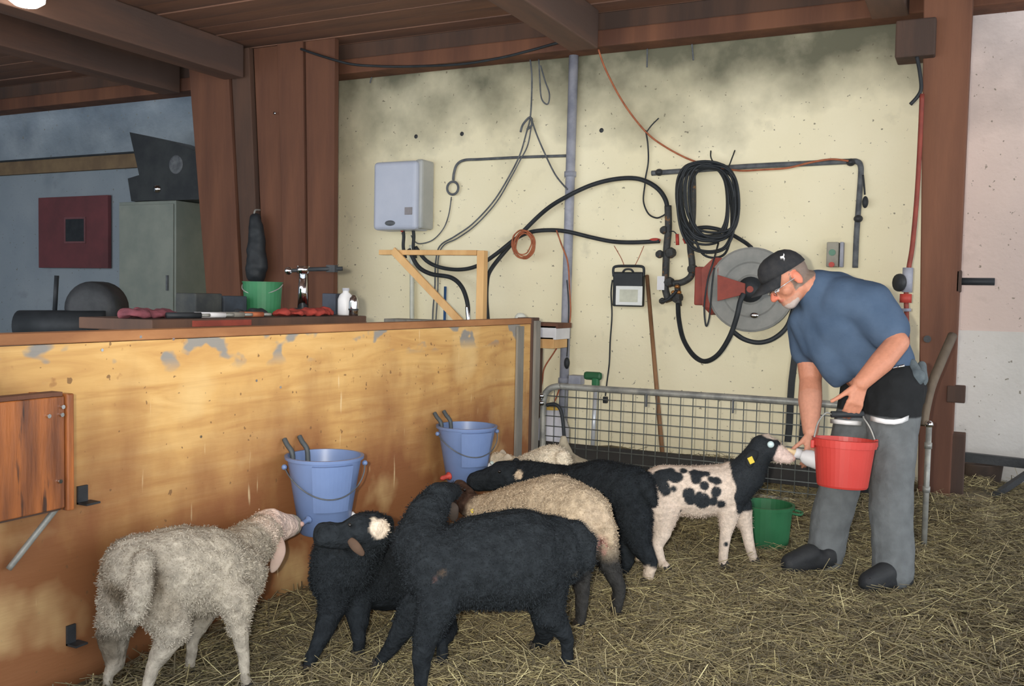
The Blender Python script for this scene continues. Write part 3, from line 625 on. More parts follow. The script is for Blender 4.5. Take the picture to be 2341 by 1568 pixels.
# framed work lamp with handle
wl = empty('work_light', W(1436,705,0.05), 'black framed work light with white lens hung on strings', 'work light')
c0, c1 = W(1402,700,0.07), W(1472,622,0.07)
fr = MB(); fr.box((c0[0],YW-0.10,c0[2]), (c1[0],YW-0.03,c1[2])); fr.build('housing', M_black, wl, bevel=0.012)
g0, g1 = W(1407,697,0.105), W(1469,654,0.105)
MB().box((g0[0],YW-0.108,g0[2]), (g1[0],YW-0.099,g1[2])).build('lens', mat('frosted_lens', (226,228,226), (210,214,212), 0.3, 4), wl, bevel=0.004)
h0, h1 = W(1418,655,0.108), W(1458,685,0.108)
MB().box((W(1416,690,0.11)[0],YW-0.111,W(1416,690,0.11)[2]), (W(1458,662,0.11)[0],YW-0.1075,W(1458,662,0.11)[2])).build('led_panel', mat('lens_centre', (206,208,192)), wl)
wtube('handle', [(1403,632,0.09),(1402,616,0.09),(1408,609,0.09),(1436,608,0.09),(1466,609,0.09),(1472,616,0.09),(1471,632,0.09)], 0.010, M_black, parent=wl, sub=4)
wtube('knob', [(1424,622,0.1),(1430,616,0.12),(1442,616,0.12),(1448,622,0.1)], 0.008, M_blackm, parent=wl)
wtube('string', [(1404,562,0.05),(1420,590,0.07),(1428,610,0.09)], 0.003, M_orange, parent=wl)
wtube('string', [(1472,562,0.05),(1460,590,0.07),(1450,610,0.09)], 0.003, M_orange, parent=wl)
wtube('power_lead', [(1400,640,0.08),(1397,670,0.06),(1399,720,0.04),(1395,780,0.04),(1393,830,0.04),(1388,870,0.05),(1384,905,0.06)], 0.006, M_black, parent=wl)
MB().obox(W(1384,914,0.06), (0.035,0.03,0.05)).build('plug', M_black, wl, bevel=0.006)
# wooden handle leaning
t0, t1 = W(1479,630,0.06), PY(1516,1060,YG+0.5); t1 = t1 + (t1-t0)*(t1[2]-0.02)/(t0[2]-t1[2])
br = empty('broom', t1, 'brown wooden broom handle leaning upright on the cream wall', 'broom')
MB().cyl(t1+(t0-t1)*0.05, t0, 0.016, 0.015, n=10).build('handle', mat('worn_handle', (150,112,80), (124,92,66), 0.6, 10, (1,1,0.2)), br, smooth=True)
MB().box(t1-A(0.16,0.03,0.02), t1+A(0.16,0.03,0.05)).build('head', M_wood_dark, br, bevel=0.006)
bb = MB()
for k in range(24): 
    xx = t1[0]-0.15+0.3*k/23; bb.cyl(A(xx,t1[1]-0.012,t1[2]-0.02), A(xx+random.uniform(-.01,.01),t1[1]-0.02,0.0), 0.005, n=5)
bb.build('bristles', M_black, br)
# socket box
sb = empty('socket_box', W(1907,615,0.04), 'grey metal socket box on the cream wall above the man', 'socket box')
p0, p1 = W(1888,610,0.1), W(1917,553,0.1)
MB().box((p0[0],YW-0.10,p0[2]), (p1[0],YW-0.005,p1[2])).build('box', mat('socket_grey', (156,152,140), (136,134,124), 0.6, 8), sb, bevel=0.006)
p2 = W(1929,553,0.06); MB().box((p1[0]+0.005,YW-0.07,p0[2]), (p2[0],YW-0.005,p2[2])).build('side_cover', M_pipe, sb, bevel=0.005)
MB().cyl(A((p0[0]+p1[0])/2,YW-0.10,p1[2]-0.07), A((p0[0]+p1[0])/2,YW-0.108,p1[2]-0.07), 0.022, n=14).build('green_button', mat('green_button', (110,150,130)), sb)
MB().cyl(A((p0[0]+p1[0])/2,YW-0.10,p0[2]+0.015), A((p0[0]+p1[0])/2,YW-0.12,p0[2]+0.015), 0.018, n=12).build('red_switch', M_teat, sb)
# black straps hanging behind the man
for i, (ua, ub, wd) in enumerate(((1817,1800,0.045),(1836,1832,0.032),(1853,1850,0.026))):
    a, b = W(ua+6,735,0.007), W(ub,1010,0.02)
    mb = MB(); n = 8
    for k in range(n):
        s0, s1 = a+(b-a)*k/n, a+(b-a)*(k+1)/n; off = A(0.005*math.sin(k*1.1+i),0,0); off1 = A(0.005*math.sin((k+1)*1.1+i),0,0); hw = wd/2
        mb.hexa([s1+off1+A(-hw,-0.006,0), s1+off1+A(hw,-0.006,0), s1+off1+A(hw,0.006,0), s1+off1+A(-hw,0.006,0), s0+off+A(-hw,-0.006,0), s0+off+A(hw,-0.006,0), s0+off+A(hw,0.006,0), s0+off+A(-hw,0.006,0)])
    mb.build('black_strap', M_black, None, label=('long black rubber strap hanging closest to the hose reel','long black rubber strap between two others behind the man','narrowest black rubber strap behind the man\'s forearm')[i], cat='strap', group='black straps on the wall')
# holes in the plaster
for (u,v) in ((951,312),(1056,306),(1375,298)):
    c = W(u,v,0.002); MB().lathe(c, [(0.001,0.004),(0.014,0.004),(0.018,0.0)], (0,-1,0), 10).build('wall_plug', M_blackm, None, smooth=True, label={951:'small dark plug hole straight above the water heater',1056:'small dark plug hole between the heater and the cable knot',1375:'small dark plug hole right of the grey standpipe'}[u] , cat='wall plug', group='dark plug holes in the cream wall')
# items between standpipe and pen end
sh = empty('shelf_stack', PY(1250,790,5.9), 'white and wood boards jutting past the end of the plywood', 'boards')
for (va, vb, ua, ub, m_) in ((745,771,1150,1277,M_white),(771,791,1150,1271,M_pine),(739,746,1150,1281,M_wood_red)):
    a, b = PY(ua,vb,5.9), PY(ub,va,5.9)
    if m_ is M_pine: MB().box((a[0],5.9,0), (a[0]+0.06,6.05,a[2])).build('leg', M_wood_dark, sh); MB().box((a[0]+0.2,5.9,0), (a[0]+0.24,6.05,a[2])).build('leg', M_wood_dark, sh)
    MB().box((a[0],5.86,a[2]), (b[0],6.1,b[2])).build('board', m_, sh, bevel=0.003)
# green-handled fork behind gate
fk = empty('fork', PY(1352,1060,YG+0.35)*A(1,1,0), 'steel shafted fork with green handle standing behind the gate', 'fork')
h0, h1 = PY(1362,878,YG+0.35), PY(1353,1050,YG+0.30); h1 = h1+(h1-h0)*(h1[2]-0.12)/(h0[2]-h1[2])
MB().cyl(h1, h0, 0.014, n=12).build('shaft', mat('bright_steel', (206,210,216), (188,194,202), 0.3, 8, metal=0.35), fk, smooth=True)
MB().obox(h0+A(0,0,0.0), (0.05,0.045,0.09)).build('grip_socket', M_green, fk, bevel=0.012)
MB().obox(h0+A(-0.022,0,0.055), (0.13,0.045,0.055)).build('grip', mat('dark_green_grip', (46,96,62), (38,82,54), 0.5, 5), fk, bevel=0.018)
for dx in (-0.06,-0.02,0.02,0.06): MB().tube([h1+A(dx*0.4,0,0.02), h1+A(dx,0,-0.02), h1+A(dx,0.0,-0.115)], 0.006, 6, 3).build('tine', M_steel, fk, smooth=True)
# pale canister + black strap behind gate
cn = empty('canister', PY(1264,1040,YG+0.35)*A(1,1,0), 'pale grey plastic canister behind the gate beside the standpipe', 'canister')
c = PY(1262,985,YG+0.35); MB().lathe(A(c[0],c[1],0), [(0.001,0.0),(0.11,0.0),(0.12,0.02),(0.12,c[2]+0.02),(0.09,c[2]+0.09),(0.05,c[2]+0.12),(0.05,c[2]+0.15),(0.001,c[2]+0.15)], n=24).build('body', mat('pale_canister', (196,196,204), (176,178,188), 0.45, 4), cn, smooth=True)
MB().cyl(A(c[0],c[1],c[2]+0.15), A(c[0],c[1],c[2]+0.17), 0.055, n=16).build('lid', mat('yellow_lid', (206,170,80)), cn)
MB().tube([PY(u,v,YG-0.035) for u,v in ((1250,926),(1268,924),(1281,936),(1287,965),(1290,1000),(1297,1030))], 0.012, 8, 5).build('black_strap_loop', M_black, None, smooth=True, label='short black strap curling over the corner of the gate', cat='strap')
# feed sack behind the lambs, leaning on the gate
sk = MB(); zs = PG(1290,1180)
def sackpt(u,v,Y): return PY(u,v,Y)
s0 = PY(1290,1000,YG-0.14)
sk.cap(A(s0[0]-0.04,YG-0.16,0.14), 0.12, A(s0[0]-0.0,YG-0.15,s0[2]-0.10), 0.06); sk.cap(A(s0[0]+0.08,YG-0.16,0.12), 0.11, A(s0[0]+0.05,YG-0.15,s0[2]-0.16), 0.07); sk.cap(A(s0[0],YG-0.15,s0[2]-0.1), 0.05, A(s0[0]-0.01,YG-0.13,s0[2]), 0.02)
sk.cap(A(s0[0]-0.05,YG-0.18,0.1),0.13,A(s0[0]+0.1,YG-0.18,0.1),0.12)
remesh('feed_sack', sk, mat('pale_sackcloth', (196,186,164), (172,162,142), 0.85, 12, bump=0.4), voxel=0.015, smooth=5, lump=0.008, lscale=9, label='pale crumpled feed sack leaning against the gate corner', cat='sack')

# ================================================================== RIGHT POST
ps = empty('timber_post', A(-0.16, 6.32, 0), 'thick red brown timber post at the end of the cream wall', 'post')
bL, bR = PY(2098,1120,6.18), PY(2178,1120,6.18); tL, tR = PY(2110,120,6.18), PY(2222,120,6.18)
k = (3.3-bL[2])/(tL[2]-bL[2])
x0b, x1b = bL[0], bL[0]+0.30; x0t = bL[0]+(tL[0]-bL[0])*k; x1t = x1b + (tR[0]-bR[0])*k*0.5
x0b_, = (x0b-(tL[0]-bL[0])*(bL[2]/(tL[2]-bL[2])),)
xr0 = PY(2172,1120,6.18)[0]; xr1 = PY(2218,140,6.18)[0]
MB().hexa([(x0b_,6.18,0),(xr0,6.18,0),(xr0,6.46,0),(x0b_,6.46,0),(x0t,6.18,3.285),(xr1,6.18,3.285),(xr1,6.46,3.285),(x0t,6.46,3.285)]).build('post', M_wood_red, ps, bevel=0.008)
a = PY(2188,643,6.2); MB().cyl(A(xr0-0.02,6.22,a[2]), A(PY(2274,642,6.2)[0],6.2,a[2]), 0.022, n=12).build('steel_peg', M_black, ps, smooth=True)
MB().obox(A(PY(2192,643,6.2)[0],6.24,a[2]), (0.03,0.12,0.13)).build('peg_plate', M_wood_dark, ps, bevel=0.006)
c = PY(2186,900,6.22); MB().obox(c, (0.10,0.10,0.10)).build('wooden_block', M_wood_dark, ps, bevel=0.006)
c = PY(2095,95,6.2); MB().obox(c, (0.22,0.2,0.22)).build('head_bracket', M_wood_dark, ps, bevel=0.01)
c = PY(2170,1040,6.22); MB().box((xr0-0.02,6.25,0),(xr0+0.07,6.43,c[2]+0.12)).build('foot_board', M_wood_dark, ps, bevel=0.006)
MB().cyl(PY(2120,775,6.178), PY(2120,775,6.165), 0.022, n=10).build('bolt', M_blackm, ps)
# water pipe on its left
rp = empty('riser_pipe', PY(2078,800,6.12)*A(1,1,0), 'red lagged water riser with grey valve beside the timber post', 'pipe')
MB().tube([PY(u,v,6.12) for u,v in ((2108,215),(2103,330),(2096,450),(2086,560),(2078,610),(2072,660),(2072,700),(2074,770),(2078,900))] + [PY(2078,900,6.12)*A(1,1,0)+A(0,0,0.4), PY(2078,900,6.12)*A(1,1,0)], 0.014, 8, 6).build('red_pipe', M_red, rp, smooth=True)
MB().cyl(PY(2076,612,6.1), PY(2073,668,6.1), 0.03, n=14).build('valve_body', M_pipe, rp, smooth=True)
MB().lathe(PY(2056,646,6.08), [(0.001,-0.015),(0.05,-0.015),(0.055,0.0),(0.05,0.015),(0.001,0.015)], (-1,-0.8,0), 14).build('valve_wheel', M_blackm, rp, smooth=True)
MB().cyl(PY(2071,672,6.1), PY(2070,692,6.1), 0.034, n=14).build('red_union', M_teat, rp, smooth=True)
MB().cyl(PY(2071,705,6.1), PY(2071,712,6.1), 0.03, n=14).build('collar', M_pipe, rp, smooth=True)
MB().tube([PY(u,v,6.12) for u,v in ((2096,130),(2102,160),(2106,200),(2098,220),(2081,239))], 0.011, 8, 5).build('dark_wire_stub', M_black, None, smooth=True, label='dark wire bent off the top of the timber post', cat='wire')
# lever pole and galvanised pipe by the man
gp = empty('galvanised_leg', PG(2112,1252), 'upright galvanised pipe with a slanting grey lever behind the man', 'pipe')
tp = P(2113,968,depth(PG(2112,1252))); bp_ = PG(2112,1252); bp_ = bp_*A(1,1,0)+A(0,0,-0.02)
MB().cyl(bp_, A(bp_[0]+0.0,bp_[1],tp[2]), 0.014, n=12).build('pipe', M_steel, gp, smooth=True)
for zz in (0.28,0.5): MB().cyl(A(bp_[0],bp_[1],zz), A(bp_[0],bp_[1],zz+0.03), 0.018, n=12).build('sleeve', M_steel, gp, smooth=True)
MB().ell(A(bp_[0],bp_[1],tp[2]), 0.02, nu=10, nv=6).build('cap', M_chrome, gp, smooth=True)
Zl = depth(bp_)
MB().tube([P(u,v,Zl+dz) for u,v,dz in ((2178,766,0.25),(2150,830,0.17),(2128,885,0.1),(2114,945,0.02),(2112,972,0.0))], 0.024, 10, 5).build('lever', mat('grey_weathered_pole', (116,104,90), (92,82,72), 0.8, 8, (1,1,0.3)), gp, smooth=True, label='grey weathered wooden lever')
# dark hurdle and tub at right edge
hu = empty('dark_hurdle', PY(2300,1130,6.9)*A(1,1,0), 'dark steel hurdle rail with slanting brace beyond the post', 'hurdle')
a, b = PY(2188,1042,6.9), PY(2420,1068,6.9)
MB().bar(a, b, 0.05, 0.06).build('rail', M_blackm, hu)
MB().bar(PY(2380,1062,6.85), PG(2252,1148), 0.03, 0.04).build('brace', M_blackm, hu)
MB().cyl(A(b[0],b[1],0), b, 0.025).build('leg', M_blackm, hu)
tb = PG(2212,1118); MB().lathe(A(0.03,7.02,0), [(0.001,0.0),(0.115,0.0),(0.125,0.03),(0.14,0.155),(0.147,0.165),(0.13,0.165),(0.115,0.04),(0.001,0.03)], n=24).build('dark_tub', mat('dark_brown_plastic', (84,70,62), (66,58,54), 0.7, 6), None, smooth=True, label='low dark brown tub under the hurdle rail', cat='tub')

# green tub by the spotted lamb
gt0 = PG(1738,1252); Zt = depth(gt0); Rg = 62*Zt/F; Hg = 0.21
gtb = empty('green_tub', gt0, 'round green plastic tub on the straw behind the spotted lamb', 'tub')
gc = gt0+A(-0.0,Rg*0.8,-0.01)
MB().lathe(gc, [(0.001,0.0),(Rg*0.82,0.0),(Rg*0.86,0.02),(Rg*0.97,Hg*0.92),(Rg*1.04,Hg*0.92),(Rg*1.05,Hg),(Rg*0.95,Hg),(Rg*0.82,0.03),(0.001,0.03)], n=32).build('body', M_green, gtb, smooth=False)
for s in (-1,1):
    hp = gc+RIGHT*s*Rg*1.02+A(0,0,Hg*0.8); MB().tube([hp+A(0,-0.04,0), hp+RIGHT*s*0.04+A(0,-0.03,-0.01), hp+RIGHT*s*0.04+A(0,0.03,-0.01), hp+A(0,0.04,0)], 0.007, 6, 4).build('handle', M_green, gtb, smooth=True)
MB().lathe(gc, [(Rg*0.2,Hg*0.35),(Rg*0.5,Hg*0.5),(Rg*0.82,Hg*0.55),(Rg*0.84,Hg*0.4)], n=20).build('feed', mat('brown_feed', (122,96,70), (92,74,58), 0.9, 30, bump=0.8), gtb, label='brown feed heaped in the tub')

# ================================================================== BENCH AND THE DARK CORNER
XB = -2.78
be = empty('workbench', A(-3.2, 3.2, 0), 'cluttered wooden workbench behind the plywood partition', 'workbench')
zbt = PX(840,722,XB)[2]; yend = PX(838,722,XB)[1]
MB().box((XB-0.40, 2.55, zbt-0.045), (XB, yend, zbt)).build('bench_top', M_wood_dark, be, bevel=0.004)
MB().box((XB-0.0, 2.75, zbt-0.03), (XB+0.012, PX(570,730,XB)[1], zbt-0.006)).build('edge_strip', M_red, be, label='red painted edge strip')
MB().box((XB-0.1, yend-0.2, zbt-0.075), (XB+0.02, yend-0.005, zbt-0.046)).build('end_cleat', M_pine, be)
for (x, y) in ((XB-0.07,yend-0.1),(XB-0.33,yend-0.1),(XB-0.07,2.65),(XB-0.33,2.65)): MB().box((x-0.035,y-0.035,0),(x+0.035,y+0.035,zbt-0.046)).build('leg', M_wood_dark, be)
def onb(u, v, dx=0.15): return PX(u, v, XB-dx)*A(1,1,0)+A(0,0,zbt)
def bpx(u, dx, px): return px*depth(onb(u,700,dx))/F
# green pail
c = onb(600,712,0.3); R = bpx(600,0.3,44); H = bpx(600,0.3,76)
gpail = empty('green_pail', c, 'green plastic pail standing on the workbench', 'pail')
MB().lathe(c, [(0.001,0),(R*0.86,0),(R*0.9,0.01),(R,H*0.97),(R*1.04,H*0.97),(R*1.04,H),(R*0.96,H),(R*0.85,0.015),(0.001,0.015)], n=28).build('body', M_green, gpail, smooth=False)
MB().tube([c+RIGHT*R*1.04*math.cos(t)+A(0,0,H*0.92-0.5*R*math.sin(t)) - FWD*A(1,1,0)*R*0.9*math.sin(t) for t in np.linspace(0,math.pi,9)], 0.003, 6, 3).build('bail', M_steel, gpail, smooth=True)
# chrome vacuum/drinker
c = onb(692,708,0.22); k = bpx(692,0.22,1.0)
cj = empty('chrome_pump', c, 'tall chrome hand pump with a sideways black lever on the bench', 'pump')
MB().cyl(c, c+A(0,0,16*k), 18*k, n=18).build('foot', M_blackm, cj, smooth=True)
MB().cyl(c+A(0,0,16*k), c+A(0,0,95*k), 12*k, 9*k, n=18).build('barrel', M_chrome, cj, smooth=True)
MB().cyl(c+A(0,0,95*k), c+A(0,0,112*k), 14*k, n=18).build('head', M_chrome, cj, smooth=True)
MB().ell(c+RIGHT*-33*k+A(0,0,101*k), (9*k,9*k,9*k)).build('knob', M_chrome, cj, smooth=True)
MB().cyl(c+RIGHT*-33*k+A(0,0,101*k), c+A(0,0,103*k), 4*k, n=8).build('arm', M_blackm, cj, smooth=True)
MB().cyl(c+A(0,0,104*k), c+RIGHT*90*k+A(0,0,106*k), 5*k, n=10).build('lever', M_black, cj, smooth=True)
MB().obox(c+RIGHT*66*k+A(0,0,106*k), (24*k,12*k,16*k)).build('lever_block', M_blackm, cj)
# dark box, white jug, chrome flask at the end
c = onb(763,714,0.245); k = bpx(763,0.245,1.0)
MB().obox(c+A(0,0,24*k), (38*k,38*k,48*k)).build('tin', mat('dark_blue_tin', (64,70,84), (50,56,68), 0.5, 6), None, bevel=0.004, label='dark blue tin box beside the white jug', cat='tin')
c = onb(790,713,0.13); k = bpx(790,0.13,1.0)
jg = empty('jug', c, 'pale white plastic jug near the end of the bench', 'jug')
MB().lathe(c, [(0.001,0),(17*k,0),(18*k,4*k),(18*k,36*k),(14*k,46*k),(7*k,52*k),(7*k,56*k),(0.001,56*k)], n=20).build('body', M_white, jg, smooth=True)
MB().cyl(c+A(0,0,56*k), c+A(0,0,62*k), 8*k, n=14).build('cap', mat('grey_cap', (180,182,190)), jg)
c = onb(808,716,0.06); k = bpx(808,0.06,1.0)
ft = empty('steel_flask', c, 'shiny steel flask at the end of the bench', 'flask')
MB().lathe(c, [(0.001,0),(10*k,0),(11*k,3*k),(11*k,30*k),(9*k,40*k),(4*k,46*k),(0.001,47*k)], n=20).build('body', M_chrome, ft, smooth=True)
MB().lathe(c, [(11.4*k,12*k),(11.6*k,14*k),(11.4*k,16*k)], n=20).build('band', M_blackm, ft)
# red rag heap
def heap(name, u, v, wpx, hpx, dx, m_, label, cat, seed, lump=0.012, rx=0.05):
    c = onb(u, v, dx); k = bpx(u, dx, 1.0); mb = MB(); rr = random.Random(seed)
    n = 6
    for i in range(n):
        t = (i/(n-1)-0.5); mb.ell(c + A(0,1,0)*t*wpx*k*1.5 + A(rr.uniform(-0.4,0.4)*rx,0,hpx*k*rr.uniform(0.15,0.35)), (rx, wpx*k/n*1.5, hpx*k*rr.uniform(0.4,0.75)))
    v_ = np.array(mb.v); v_[:,2] = np.maximum(v_[:,2], zbt+0.006); mb.v = [tuple(p) for p in v_]
    return remesh(name, mb, m_, voxel=0.008, smooth=3, lump=lump, lscale=18, label=label, cat=cat)
M_rag = mat('red_cloth', (168,66,56), (140,56,50), 0.9, 14, bump=0.4)
heap('red_rag', 698, 722, 98, 20, 0.12, M_rag, 'bright red cloth crumpled on the bench below the chrome pump', 'cloth', 3)
heap('pink_rag', 345, 728, 80, 26, 0.15, mat('dull_pink_cloth', (130,72,80), (104,60,68), 0.9, 14, bump=0.4), 'dull pink cloth at the dark end of the bench', 'cloth', 5)
heap('dark_rag', 574, 722, 46, 26, 0.15, M_black, 'dark cloth slumped in front of the green pail', 'cloth', 8, rx=0.03)
# clutter: small boxes and tools
M_dk = mat('dark_clutter', (62,64,62), (46,50,52), 0.7, 14)
MB().obox(onb(455,720,0.32)+A(0,0,0.05), (0.12,0.16,0.10)).build('tool_box', M_dk, None, bevel=0.006, label='small dark tool box on the bench before the cabinet', cat='box')
hd = MB().obox(onb(520,716,0.34)+A(0,0,0.045), (0.10,0.15,0.09)).build('parts_box', mat('dark_blue_box', (58,66,76), (48,54,62), 0.7, 10), None, bevel=0.006, label='dark blue parts box between tool box and green pail', cat='box')
for (u, L_, m_, lab) in ((480,0.13,M_white,'white tube lying on the bench front'),(530,0.1,M_greyed,'grey bit of pipe lying on the bench'),(420,0.14,M_black,'black tool handle lying on the bench'),(575,0.10,M_orange,'orange tool handle lying on the bench')):
    c = onb(u,728,0.06)+A(0,0,0.013); t_ = empty('bench_tool', c, lab, 'tool')
    MB().cyl(c-A(0.02,L_/2,0), c+A(0.02,L_/2,0), 0.012, n=10).build('handle', m_, t_, smooth=True); MB().cyl(c+A(0.02,L_/2,0), c+A(0.03,L_/2+0.04,0), 0.007, n=8).build('tip', M_steel, t_, smooth=True)
# dark bottle hanging on the partition
c0, c1 = PY(583,484,6.16), PY(585,640,6.16)
hbt = empty('hanging_oilskin', c1, 'dark narrow oilskin hanging on the brown boards', 'clothing')
mb = MB(); mb.cap(c0+A(0,0,-0.06), 0.05, c1+A(0,-0.0,0.05), 0.085); mb.cap(c0+A(0.03,0,-0.12), 0.05, c1+A(0.05,0,0.1), 0.06)
remesh('cloth', mb, M_black, hbt, voxel=0.012, smooth=4, lump=0.012, lscale=8)
MB().tube([c0+A(0,0.06,0.02), c0+A(0,0.0,0.01), c0+A(0,-0.01,-0.05)], 0.008, 8, 4).build('hook', M_steel, hbt, smooth=True)
c = PY(629,259,6.24); MB().cyl(c, c+A(0,-0.01,0), 0.012, n=10).build('bright_nail', M_chrome, None, smooth=True, label='bright nail head high on the brown boards', cat='nail')
# new timber frame
tf = empty('pine_trestle', PY(1103,760,5.75)*A(1,1,0), 'new pale pine trestle with diagonal brace behind the partition', 'trestle')
YF = 5.75
pt_, pb_ = PY(1103,573,YF), PY(1103,735,YF)
MB().box((pt_[0]-0.028,YF-0.03,0), (pt_[0]+0.028,YF+0.03,pt_[2])).build('upright', M_pine, tf, bevel=0.003)
a, b = PY(870,577,YF), PY(1093,578,YF)
MB().bar(a, b, 0.05, 0.036, side=(0,1,0)).build('rail', M_pine, tf, bevel=0.003)
MB().bar(PY(898,572,YF-0.04), PY(1085,770,YF-0.04), 0.02, 0.055, side=(0,1,0)).build('brace', M_pine, tf, bevel=0.003)
MB().box((a[0]+0.03,YF-0.03,0), (a[0]+0.075,YF+0.03,a[2]-0.019)).build('upright', mat('frosty_batten', (200,190,160)), tf) if False else None
c = PY(1017,690,5.9); MB().cyl(PY(1018,655,5.846), A(PY(1014,760,5.794)[0],5.794,0.0), 0.010, n=8).build('blue_rod', mat('blue_rod', (56,92,140), (46,80,124), 0.4, 5), None, smooth=True, label='thin blue rod standing behind the pine frame', cat='rod')
c = PY(1190,724,5.45); MB().lathe(A(c[0],c[1],c[2]-0.03), [(0.001,0.055),(0.02,0.052),(0.035,0.035),(0.04,0.0),(0.04,-0.03),(0.001,-0.03)], n=18).build('glass_jar', mat('milky_glass', (214,216,206), (200,202,192), 0.15, 4), None, smooth=True, label='small milky jar showing above the end of the plywood', cat='jar')
MB().box((c[0]-0.25,5.3,0.95), (c[0]+0.05,5.6,c[2]-0.061)).build('ledge', M_wood_dark, None, label='narrow wooden ledge behind the plywood end', cat='ledge')
lg = bpy.data.objects['ledge']
MB().box((c[0]-0.2,5.4,0), (c[0]-0.14,5.5,0.949)).build('leg', M_wood_dark, lg); MB().box((c[0]-0.02,5.4,0), (c[0]+0.04,5.5,0.949)).build('leg', M_wood_dark, lg)
a = PY(886,728,5.9); MB().box((a[0],5.85,0), (a[0]+0.55,6.05,a[2])).build('crate', M_greyed, None, label='low greyed crate behind the pine frame', cat='crate', bevel=0.004)
ck = bpy.data.objects['crate']
for zz in (0.3,0.6): MB().box((a[0]-0.004,5.835,zz), (a[0]+0.555,5.849,zz+0.12)).build('slat', M_wood_dark, ck)

# locker, machine on top
YC = 6.30
lk = empty('metal_locker', A(PY(370,700,YC)[0], YC+0.25, 0), 'tall pale grey metal locker in the dark corner', 'locker')
xa, xm = PY(272,560,YC)[0], PY(402,560,YC)[0]; zt_ = PY(340,460,YC)[2]
M_lock = mat('locker_grey', (134,140,132), (120,128,122), 0.5, 3)
MB().box((xa, YC, 0), (xm, YC+0.385, zt_)).build('body', M_lock, lk, bevel=0.006)
MB().box((xa+0.02, YC-0.016, 0.06), (xm-0.02, YC-0.001, zt_-0.03)).build('door', M_lock, lk, bevel=0.004)
MB().box((xm-0.09, YC-0.034, 1.2), (xm-0.07, YC-0.017, 1.34)).build('handle', M_dpipe, lk)
mt = empty('dark_machine', A(PY(375,460,YC)[0], YC+0.2, zt_), 'dark machine housing with slanted lid on top of the locker', 'machine')
poly = [PY(u,v,YC+0.02) for u,v in ((300,460),(292,408),(318,400),(296,302),(380,320),(452,348),(468,460))]
poly = [p if p[2] > zt_+0.002 else A(p[0],p[1],zt_+0.002) for p in poly]
MB().prism(poly, A(0,0.30,0)).build('housing', mat('machine_black', (56,60,62), (44,48,52), 0.6, 5), mt)
c = PY(402,376,YC+0.018); MB().lathe(c, [(0.001,0.004),(0.06,0.004),(0.075,0.010),(0.085,0.0)], (0,-1,0), 24).build('dial', M_dpipe, mt, smooth=True)
c = PY(360,432,YC+0.018); MB().lathe(c, [(0.001,0.03),(0.03,0.025),(0.04,0.0)], (0,-1,0), 18).build('lamp_glass', M_chrome, mt, smooth=True)
# wall rail, maroon fuse board
YL = YW+0.24
a, b = PY(-30,388,YL), PY(300,376,YL)
zr = (a[2]+b[2])/2; MB().box((a[0],YL-0.05,zr-0.06), (b[0]+0.6,YL,zr+0.08)).build('wall_rail', mat('tan_board', (128,108,82), (110,92,72), 0.8, 4), None, label='tan board fixed level along the dark corner wall', cat='board')
wr_ = bpy.data.objects['wall_rail']; MB().box((a[0],YL-0.055,zr+0.081), (b[0]+0.6,YL,zr+0.1)).build('ledge', M_black, wr_)
p0, p1 = PY(92,612,YL-0.03), PY(250,446,YL-0.03)
fz = empty('maroon_panel', A((p0[0]+p1[0])/2, YL-0.03, p0[2]), 'square maroon board with a small dark window on the corner wall', 'panel')
MB().box((p0[0],YL-0.05,p0[2]), (p1[0],YL-0.005,p1[2])).build('board', mat('maroon_paint', (112,64,68), (96,58,62), 0.7, 3), fz, bevel=0.004)
q0, q1 = PY(150,552,YL-0.06), PY(192,500,YL-0.06)
MB().box((q0[0],YL-0.06,q0[2]), (q1[0],YL-0.051,q1[2])).build('window', M_black, fz)
for (lo, hi) in (((q0[0]-0.02,YL-0.062,q1[2]),(q1[0]+0.02,YL-0.051,q1[2]+0.02)),((q0[0]-0.02,YL-0.062,q0[2]-0.02),(q1[0]+0.02,YL-0.051,q0[2])),((q0[0]-0.02,YL-0.062,q0[2]),(q0[0],YL-0.051,q1[2])),((q1[0],YL-0.062,q0[2]),(q1[0]+0.02,YL-0.051,q1[2]))):
    MB().box(lo, hi).build('window_frame', mat('maroon_frame', (120,80,84)), fz)
# compressor: dark round machine at the far left
cmx = P(205,705,6.2); 
cp_ = empty('compressor', cmx*A(1,1,0), 'dark round compressor with tank at the far end of the bench', 'compressor')
kk = 6.2/F
MB().lathe(cmx, [(0.001,-0.02),(40*kk,-0.02),(58*kk,0.0),(62*kk,0.03),(62*kk,0.2),(50*kk,0.24),(0.001,0.24)], FWD*A(1,1,0), 28).build('motor', M_blackm, cp_, smooth=True)
MB().cyl(cmx-RIGHT*160*kk+A(0,0,-40*kk), cmx+A(0,0,-40*kk)+RIGHT*40*kk, 36*kk, n=20).build('tank', M_black, cp_, smooth=True)
MB().cyl(cmx-RIGHT*80*kk+A(0,0,-10*kk), cmx-RIGHT*75*kk+A(0,0,75*kk), 5*kk, n=8).build('riser', M_black, cp_, smooth=True)
MB().obox(A(cmx[0],cmx[1],(cmx[2]-75*kk)/2), (0.5,0.5,cmx[2]-75*kk), ).build('stand', M_wood_dark, cp_)
